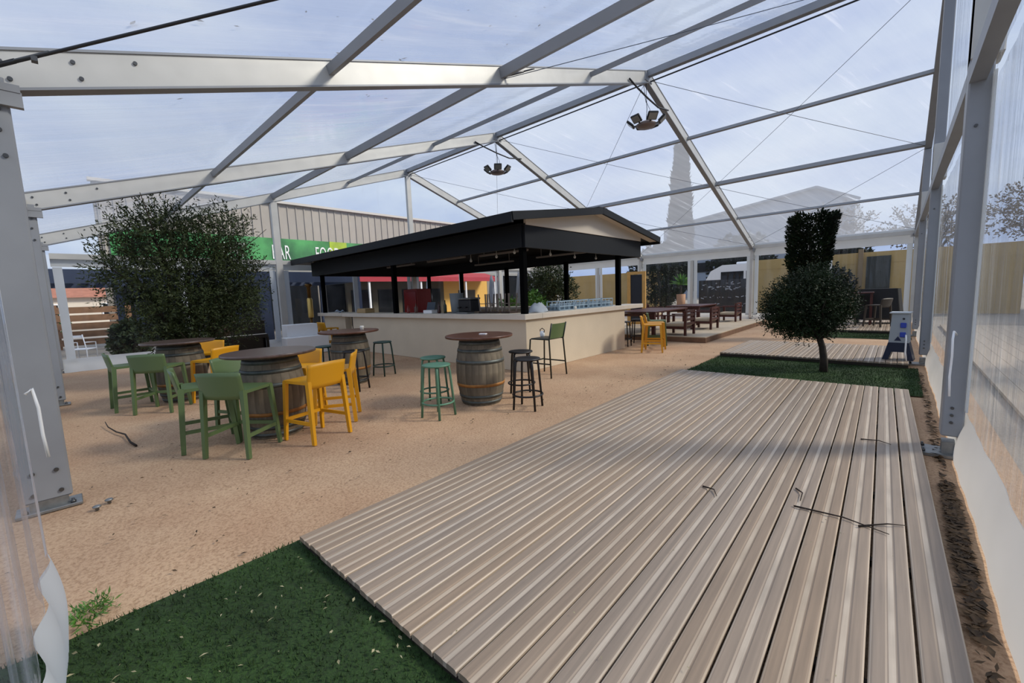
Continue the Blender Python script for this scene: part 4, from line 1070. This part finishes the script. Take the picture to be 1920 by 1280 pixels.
bush('shrub', -26.5, -1.4, .9, (.8, 1.6, .7), LEAF_GRN, 'low green shrub beyond the slat fence', 'shrub', 350, 3)
bush('shrub', -16.2, 3.0, .8, (.6, .9, .7), LEAF_DARK, 'dark green shrub under the pergola beam beside the olive tree', 'shrub', 420, 4)
bush('shrub', -16.0, 1.25, .55, (.4, .3, .5), LEAF_OLIVE, 'grey-green shrub outside by the far white skirt', 'shrub', 350, 5)
gc = empty('garden_chair', (-15.9, .30, 0), R(60), 'white metal garden chair outside the far gable skirt', 'chair')
for sx in (-1, 1):
    MB().tube([(sx*.2, -.22, 0), (sx*.2, -.2, .45), (sx*.19, -.27, .85)], .012, 6).build('leg', WHITE, gc)
    MB().tube([(sx*.2, .2, 0), (sx*.2, .2, .62), (sx*.2, -.2, .64)], .012, 6).build('leg', WHITE, gc)
MB().box((0, 0, .455), (.42, .42, .02)).build('seat', WHITE, gc)
MB().box((0, -.25, .8), (.38, .02, .06)).build('backrest', WHITE, gc)

# ================================================================== beyond the far eave
TAN = mat('tan_render', '#BFA065', .8, 0, .06, 1.5, objvar=.04)
def wall_run(name, x0, x1, y, h, label, m=TAN, panels=2.0):
    w0 = empty(name, (0, y, 0), 0, label, 'wall')
    n = max(1, int((x1-x0)/panels)); s = (x1-x0)/n
    for k in range(n): MB().box((x0+s*(k+.5), .1, h*.41), (s-.015, .2, h*.82)).build('panel', m, w0)
    MB().box(((x0+x1)/2, .1, h*.91), (x1-x0, .22, h*.18)).build('coping_band', m, w0)
    return w0
wall_run('boundary_wall', -5.7, 3.5, 25, 2.75, 'tan boundary wall behind the round tree and the barbecue deck')
wall_run('boundary_wall', -19.0, -10.6, 25, 2.55, 'tan boundary wall behind the bar seen over the glass racks')
dr = empty('board_door', (-.70, 24.93, 0), 0, 'tall dark green panel against the tan wall behind the barbecue', 'door')
MB().box((0, 0, 1.3), (.82, .06, 2.5)).build('leaf', mat('door_dark', '#2B302C', .5), dr)
MB().box((-.62, -.04, 1.45), (.18, .14, 2.9)).build('jamb', mat('jamb_tan', '#8C7452', .7), dr)
bush('wall_creeper', -2.6, 24.3, 1.3, (1.2, .35, 1.0), LEAF_DARK, 'dark green creeper with pale flowers on the tan wall', 'climber', 500, 9, (.11, .05))

# red-awning kiosk, yellow stall seen through the bar
ks = empty('kiosk', (-23.4, 17.0, 0), 0, 'yellow kiosk with a red awning seen through the open bar', 'kiosk')
YW = mat('kiosk_yellow', '#E2B35A', .7); AW = mat('awning_red', '#A92A38', .6)
MB().box((0, 3.4, 1.45), (.2, 4.2, 2.9)).build('wall', YW, ks)
MB().box((0, -2.2, 1.45), (.2, 7.0, 2.9)).build('shop_wall', mat('kiosk_olive', '#4C4636', .7), ks)
for k in range(4): MB().box((.12, -4.8+1.7*k, 1.1), (.04, 1.3, 1.9)).build('hatch', DKW, ks)
MB().box((.12, 3.4, 1.05), (.04, 1.6, 1.7)).build('hatch', mat('hatch_dark', '#4A4436', .5), ks)
for k in range(11):
    MB().bar((.1, -5.2+k, 3.12), (1.5, -5.2+k, 2.72), .99, .04).build('awning_strip', AW, ks)
MB().box((1.52, -.2, 2.60), (.03, 11, .24)).build('valance', AW, ks)
for k in (-5, -1.5, 2.2, 5): MB().box((1.42, k, 1.3), (.10, .10, 2.6)).build('post', WHITE, ks)
for k, (x, y) in enumerate(((-15.5, 15.3), (-12.6, 14.2), (-17.8, 13.0))):
    pz = empty('parasol', (x, y, 0), 0, ['closed grey parasol standing behind the bar towards the kiosk', 'closed grey parasol behind the bar nearest the lounge', 'closed grey parasol outside the far gable behind the bar'][k], 'parasol', 'closed parasols behind the bar')
    MB().lathe([(.02, 0), (.02, 2.5)], 8).build('pole', STEEL, pz)
    MB().lathe([(.05, 2.45), (.10, 2.2), (.17, 1.5), (.14, 1.1), (.16, 1.0)], 10).build('canopy', mat('parasol_grey', '#8E9196', .7), pz)
    MB().lathe([(.25, 0), (.25, .06), (.1, .08)], 16).build('base', STEEL, pz)
for k, (x, y, h) in enumerate(((-13.2, 16.5, 1.0), (-11.8, 12.6, .9), (-9.8, 11.7, 1.1))):
    p_ = empty('potted_plant', (x, y, 0), 0, ['leafy green plant in a pot by the tan wall behind the bar', 'green plant in a pot just behind the back counter of the bar', 'bright green plant in a pot between bar and lounge'][k], 'potted plant', 'potted plants behind the bar')
    MB().lathe([(.16, 0), (.21, .4), (.22, .42), (.18, .42)], 16).build('pot', mat('pot_grey', '#6E6A66', .6), p_)
    Pn, Dn = twig_cloud([((0, 0, h), (.35, .35, .35))], 120, 6, .2, 30+k, .6, .4); np_leaves('foliage', Pn, Dn, .13, .03, LEAF_GRN, p_, k)

# between the walls: netting tree, motor coach, menu board, potted yucca
nt_ = empty('leaning_conifer', (-10.0, 23.0, 0), 0, 'dark green drooping conifer outside the glazed back wall', 'tree')
branch(wob((.3, 0, 0), (-.1, 0, 3.6), 5, .05, rr), .12, .05).build('trunk', BARK, nt_)
Pn, Dn = twig_cloud([((0.1, 0, 2.1), (1.15, .7, 1.5)), ((.35, 0, 1.2), (.75, .6, .8)), ((0, 0, 3.2), (.6, .5, .8))], 700, 9, .4, 40, -.5, .4)
np_leaves('foliage', Pn, Dn, .16, .035, LEAF_DARK, nt_, 41)
va = empty('white_coach', (-5.6, 31.0, 0), 0, 'white coach parked beyond the glazed back wall', 'vehicle')
prof = [(-4.2, .45), (4.5, .45), (4.5, 2.85), (-3.0, 2.85), (-3.7, 2.5), (-4.2, 1.6)]
MB().prism(prof, 'y', -1.1, 1.1).build('body', WHITE, va)
for k in range(5): MB().box((-2.4+1.5*k, -1.11, 2.05), (1.35, .03, .7)).build('window', DKW, va)
for x in (-2.8, 2.9): 
    MB().tube([(x, -1.12, .48), (x, -.85, .48)], .46, 18).build('wheel', BLACK, va)
MB().box((.5, 0, 2.93), (5.5, 1.6, .16), None, .05).build('roof_box', WHITE, va)
mn = empty('menu_board', (-6.45, 22.6, 0), 0, 'wide black chalk board with white scrawl outside the back wall', 'board')
MB().box((0, 0, .95), (2.3, .06, 1.7)).build('board', mat('chalk_black', '#15161A', .5), mn)
CK = mat('chalk_white', '#B9BCC2', .8); rq = random.Random(4)
ck = MB()
for k in range(60):
    x, z, l = rq.uniform(-1.05, 1.05), rq.choice((.55, .95, 1.35, 1.45, 1.6))+rq.uniform(-.04, .04), rq.uniform(.03, .16)
    ck.bar((x, -.034, z), (x+l, -.034, z+rq.uniform(-.06, .06)), .006, rq.uniform(.012, .04))
ck.build('chalk_marks', CK, mn)
for sx in (-1, 1): MB().box((sx*1.1, 0, .06), (.08, .4, .12)).build('foot', BLACK, mn)
yp = empty('potted_yucca', (-8.15, 21.6, 0), 0, 'spiky yucca in a tall terracotta pot beside the chalk board', 'potted plant')
MB().lathe([(.16, 0), (.2, .55), (.22, 1.15), (.19, 1.15)], 16).build('pot', mat('terracotta', '#A87C5A', .7), yp)
branch([(0, 0, 1.1), (0, 0, 1.6)], .06, .04).build('trunk', BARK, yp)
sp_me = MB().add([(0, 0, 0), (.3, .03, .12), (.62, 0, .05), (.3, -.03, .12)], [(0, 1, 2), (0, 2, 3)]).mesh('spike_leaf', LEAF_GRN)
for k in range(34): link('spike_leaf', sp_me, yp, (0, 0, 1.62), Euler((0, -R(rq.uniform(-10, 75)), R(k*137.5)), 'XYZ'))

for k, (x, y, h, r) in enumerate(((-14.6, 33.5, 2.6, 2.4), (-9.0, 36.0, 2.8, 2.4), (-3.4, 36.0, 2.3, 2.4))):
    bush('hedge_tree', x, y, h, (r, 1.6, h*.95), LEAF_DARK, ['dark evergreen mass behind the drooping conifer', 'dark evergreen mass behind the white coach', 'dark evergreen mass showing over the tan wall'][k], 'tree', 900, 90+k, (.30, .10), 'dark evergreens behind the back wall')
# far backdrop over the eaves: grey warehouse, cypress, bare trees
wh = empty('warehouse', (-13, 62, 0), 0, 'pale grey warehouse with a low gable behind the far eave', 'building')
GW = mat('warehouse_grey', '#8E97A3', .7)
MB().prism([(-13, 0), (9, 0), (9, 10.6), (5.4, 12.5), (-13, 10.0)], 'y', 0, 18).build('wall', GW, wh)
MB().bar((-13.3, -.3, 10.1), (5.4, -.3, 12.6), .6, .25).bar((5.4, -.3, 12.6), (9.4, -.3, 10.6), .6, .25).build('roof_edge', mat('roof_edge_grey', '#767E89', .6), wh)
for k in range(6): MB().box((-11+3.6*k, -.06, 4.2), (2.0, .1, 1.3)).build('window', DKW, wh)
cy = empty('cypress_tree', (-15.2, 40, 0), 0, 'tall slim cypress rising behind the roof of the bar', 'tree')
branch([(0, 0, 0), (0, 0, 6), (0, 0, 13.5)], .25, .03).build('trunk', BARK, cy)
g = np.random.RandomState(19); n = 16000
z = 1.0+13.1*g.rand(n)**.8; u = g.rand(n)*2*PI
rr_ = (.32+1.0*np.clip((14.3-z)/13.3, 0, 1)**.8)*np.sqrt(.4+.6*g.rand(n))*(1+.12*np.sin(3*u+z*2)); rr_ = np.minimum(rr_, 1.25)
Pn = np.stack([rr_*np.cos(u), rr_*np.sin(u), z], 1); Dn = np.stack([.3*np.cos(u), .3*np.sin(u), np.ones(n)], 1)+g.normal(0, .2, (n, 3))
np_leaves('foliage', Pn, Dn, .5, .09, LEAF_DARK, cy, 20)
BR = mat('brown_leaf', '#6E5F4A', .7, 0, .3, 1)
for k, (x, y, h) in enumerate(((-4.0, 44, 7.2), (1.6, 42, 6.6), (7.0, 46, 7.5))):
    t_ = empty('bare_tree', (x, y, 0), 0, ['brown thinly leaved tree next to the grey warehouse', 'brown thinly leaved tree above the tan wall', 'brown thinly leaved tree outside the clear gable wall'][k], 'tree', 'brown trees behind the tan wall')
    branch(wob((0, 0, 0), (0, 0, h*.6), 5, .15, rr), .2, .1).build('trunk', BARK, t_)
    for q in range(9): branch(wob((0, 0, h*.45), (rr.uniform(-2.4, 2.4), rr.uniform(-1.5, 1.5), h*rr.uniform(.75, 1.05)), 5, .15, rr), .08, .02).build('branch', BARK, t_)
    Pn, Dn = twig_cloud([((0, 0, h*.78), (2.6, 2.0, h*.28))], 420, 8, .6, 50+k, .4, .6); np_leaves('foliage', Pn, Dn, .20, .05, BR, t_, k)

# ================================================================== outside the right-hand clear wall
dk = empty('outer_terrace', (1.0, .5, 0), 0, 'pale timber terrace outside the clear right wall', 'deck')
tm = MB().box((0, 9.0, .02), (.185, 18, .04)).mesh('plank', mat('terrace_pale', '#B9A994', .55, 0, .1, 4, stretch=(6, .5, 1), objvar=.08))
for k in range(22): link('plank', tm, dk, (.1+.19*k, 0, 0))
bc = empty('timber_planter', (2.9, 9.0, .04), 0, 'dark timber planter box on the terrace outside the clear wall', 'planter')
for k in range(4): MB().box((0, 0, .10+.19*k), (1.2, 5.0, .17)).build('board', mat('planter_brown', '#4E4038', .7, 0, .15, 5), bc)
Pn, Dn = twig_cloud([((0, -1.5, 1.1), (.6, 1.2, .5)), ((0, 1.2, 1.1), (.6, 1.3, .55))], 300, 7, .25, 70, .5, .4); np_leaves('foliage', Pn, Dn, .14, .04, LEAF_GRN, bc, 71)
nb = empty('neighbour_building', (9.5, 14, 0), 0, 'long grey building outside the clear right wall', 'building')
MB().box((0, 0, 2.2), (5, 34, 4.4)).build('wall', mat('neighbour_grey', '#8D8D90', .8), nb)
MB().box((0, 0, 4.48), (5.4, 34.4, .18)).build('roof', mat('neighbour_roof', '#5C5F66', .7), nb)
for k in range(8):
    f_ = MB().box((-2.53, -14+4*k, 1.7), (.08, 2.2, 1.8)).build('window', WHITE, nb); MB().box((-2.58, -14+4*k, 1.7), (.04, 2.0, 1.6)).build('pane', DKW, f_)

# ================================================================== litter and small things on the ground
TW = mat('twig_brown', '#2C221B', .85)
def twig(pts, r, label):
    return tag(MB().tube(pts, r, 6, rs=[r*(1-.6*k/(len(pts)-1)) for k in range(len(pts))]).build('twig', TW), label, 'twig', 'fallen twigs')
twig([(-5.92, .40, .012), (-6.1, .37, .02), (-6.5, .36, .03), (-6.75, .30, .025), (-7.1, .25, .03), (-7.35, .24, .05)], .012, 'long dark twig lying on open sand between the green chairs and the tent column')
tw = [((-.42, 3.02), (.03, 2.98), 'dark twig lying across deck planks near the clear wall'), ((-.10, 2.98), (.10, 3.15), 'short dark stick on the deck beside the longer twig'), ((-.18, 4.72), (.02, 4.70), 'thin twig on the deck level with the gable post'), ((-.95, 2.95), (-.83, 2.86), 'curved twig in the middle of the large deck'), ((-.45, 3.3), (-.40, 3.12), 'crooked twig on the deck planks between the curved twig and the long one')]
for (a, b, lab) in tw:
    m_ = ((a[0]+b[0])/2+.02, (a[1]+b[1])/2+.03)
    twig([(a[0], a[1], .072), (m_[0], m_[1], .078), (b[0], b[1], .072)], .006, lab)
def litter(name, boxes, n, seed, m, label, cat, sz, z0, parent=None):
    g = np.random.RandomState(seed); V = []; F = []
    for k in range(n):
        x0, x1, y0, y1 = boxes[k % len(boxes)]
        c = np.array([x0+(x1-x0)*g.rand(), y0+(y1-y0)*g.rand(), z0+.006+g.rand()*.012]); a = g.rand()*2*PI; l = sz*(.5+g.rand()); w_ = l*(.2+.3*g.rand())
        d = np.array([math.cos(a), math.sin(a), .0]); s_ = np.array([-math.sin(a), math.cos(a), g.normal(0, .3)])
        b_ = len(V); V += [c-d*l, c+s_*w_+[0, 0, .004], c+d*l+[0, 0, g.rand()*sz*.4], c-s_*w_+[0, 0, .004]]; F.append([b_, b_+1, b_+2, b_+3])
    me = bpy.data.meshes.new(name); me.from_pydata([tuple(v) for v in V], [], F); me.materials.append(m)
    o = link(name, me); tag(o, label, cat, None, 'stuff'); return o
LD = mat('dead_leaf', '#3A2D20', .85, 0, .5, 25, col2='#6B543A'); LP = mat('pale_leaf', '#8A8663', .8, 0, .4, 20, col2='#B7AE8C')
litter('leaf_litter', [(.29, .34, 1.6, 9.0), (.29, .35, 2.4, 4.2), (.29, .35, 2.9, 3.9), (.29, .35, 2.9, 3.9)], 1500, 1, LD, 'dark rotting leaves gathered between the large deck and the clear wall', 'leaf litter', .028, .004)
litter('leaf_scraps', [(-2.6, -.4, -.6, .9)], 170, 2, LP, 'pale leaf scraps scattered over the dark turf', 'leaf litter', .013, .022)
litter('sand_litter', [(-10, -2.7, -.4, 6.5), (-7, -3, 0, 3.5), (-3.7, -2.9, 3, 11)], 420, 3, LD, 'scattered leaf crumbs on the sand', 'leaf litter', .016, .0)
litter('deck_crumbs', [(-2.6, .2, .9, 7.1)], 150, 4, LP, 'tiny pale crumbs on the large deck', 'leaf litter', .006, .066)
MB_w = empty('weed_tuft', (-2.78, -.06, 0), 0, 'ragged green weed tuft at the corner of the dark turf', 'weed')
Pn, Dn = twig_cloud([((0, 0, .02), (.10, .07, .02))], 70, 5, .05, 80, .3, .6); np_leaves('blades', Pn, Dn, .035, .0035, LEAF_GRN, MB_w, 81)
st1 = MB(); st1.grid(lambda u, v: (.06*math.cos(2*PI*u)*math.sin(PI*(v*.5+.001)), .05*math.sin(2*PI*u)*math.sin(PI*(v*.5+.001)), .05*math.cos(PI*v*.5)), 10, 5)
for k, (x, y) in enumerate(((-4.36, .10), (-4.28, .03))):
    pg_ = empty('anchor_peg', (x, y, 0), 0, ['steel anchor peg driven into sand by the nearest column', 'second steel anchor peg beside the nearest column foot'][k], 'peg', 'anchor pegs')
    MB().lathe([(.012, 0), (.012, .02), (.024, .022), (.026, .03), (.018, .036)], 12).build('head', STEEL, pg_)

# fallen leaves lying on top of the clear roof
gq = np.random.RandomState(33); V = []; F = []
for k in range(110):
    x = gq.uniform(-6.0, .2); y = gq.uniform(.1, 5.5); z = zr(y)+.168; a = gq.rand()*2*PI; l = .012+.03*gq.rand(); w_ = l*.4
    b_ = len(V); c_, s_ = math.cos(a), math.sin(a)
    for dx, dy in ((l, 0), (0, w_), (-l, 0), (0, -w_)):
        X_, Y_ = x+dx*c_-dy*s_, y+dx*s_+dy*c_
        V.append((X_, Y_, z+SL*(Y_-y)))
    F.append([b_, b_+1, b_+2, b_+3])
me = bpy.data.meshes.new('roof_leaves'); me.from_pydata(V, [], F); me.materials.append(LD); o = link('roof_leaves', me, ceil); o['kind'] = 'stuff'
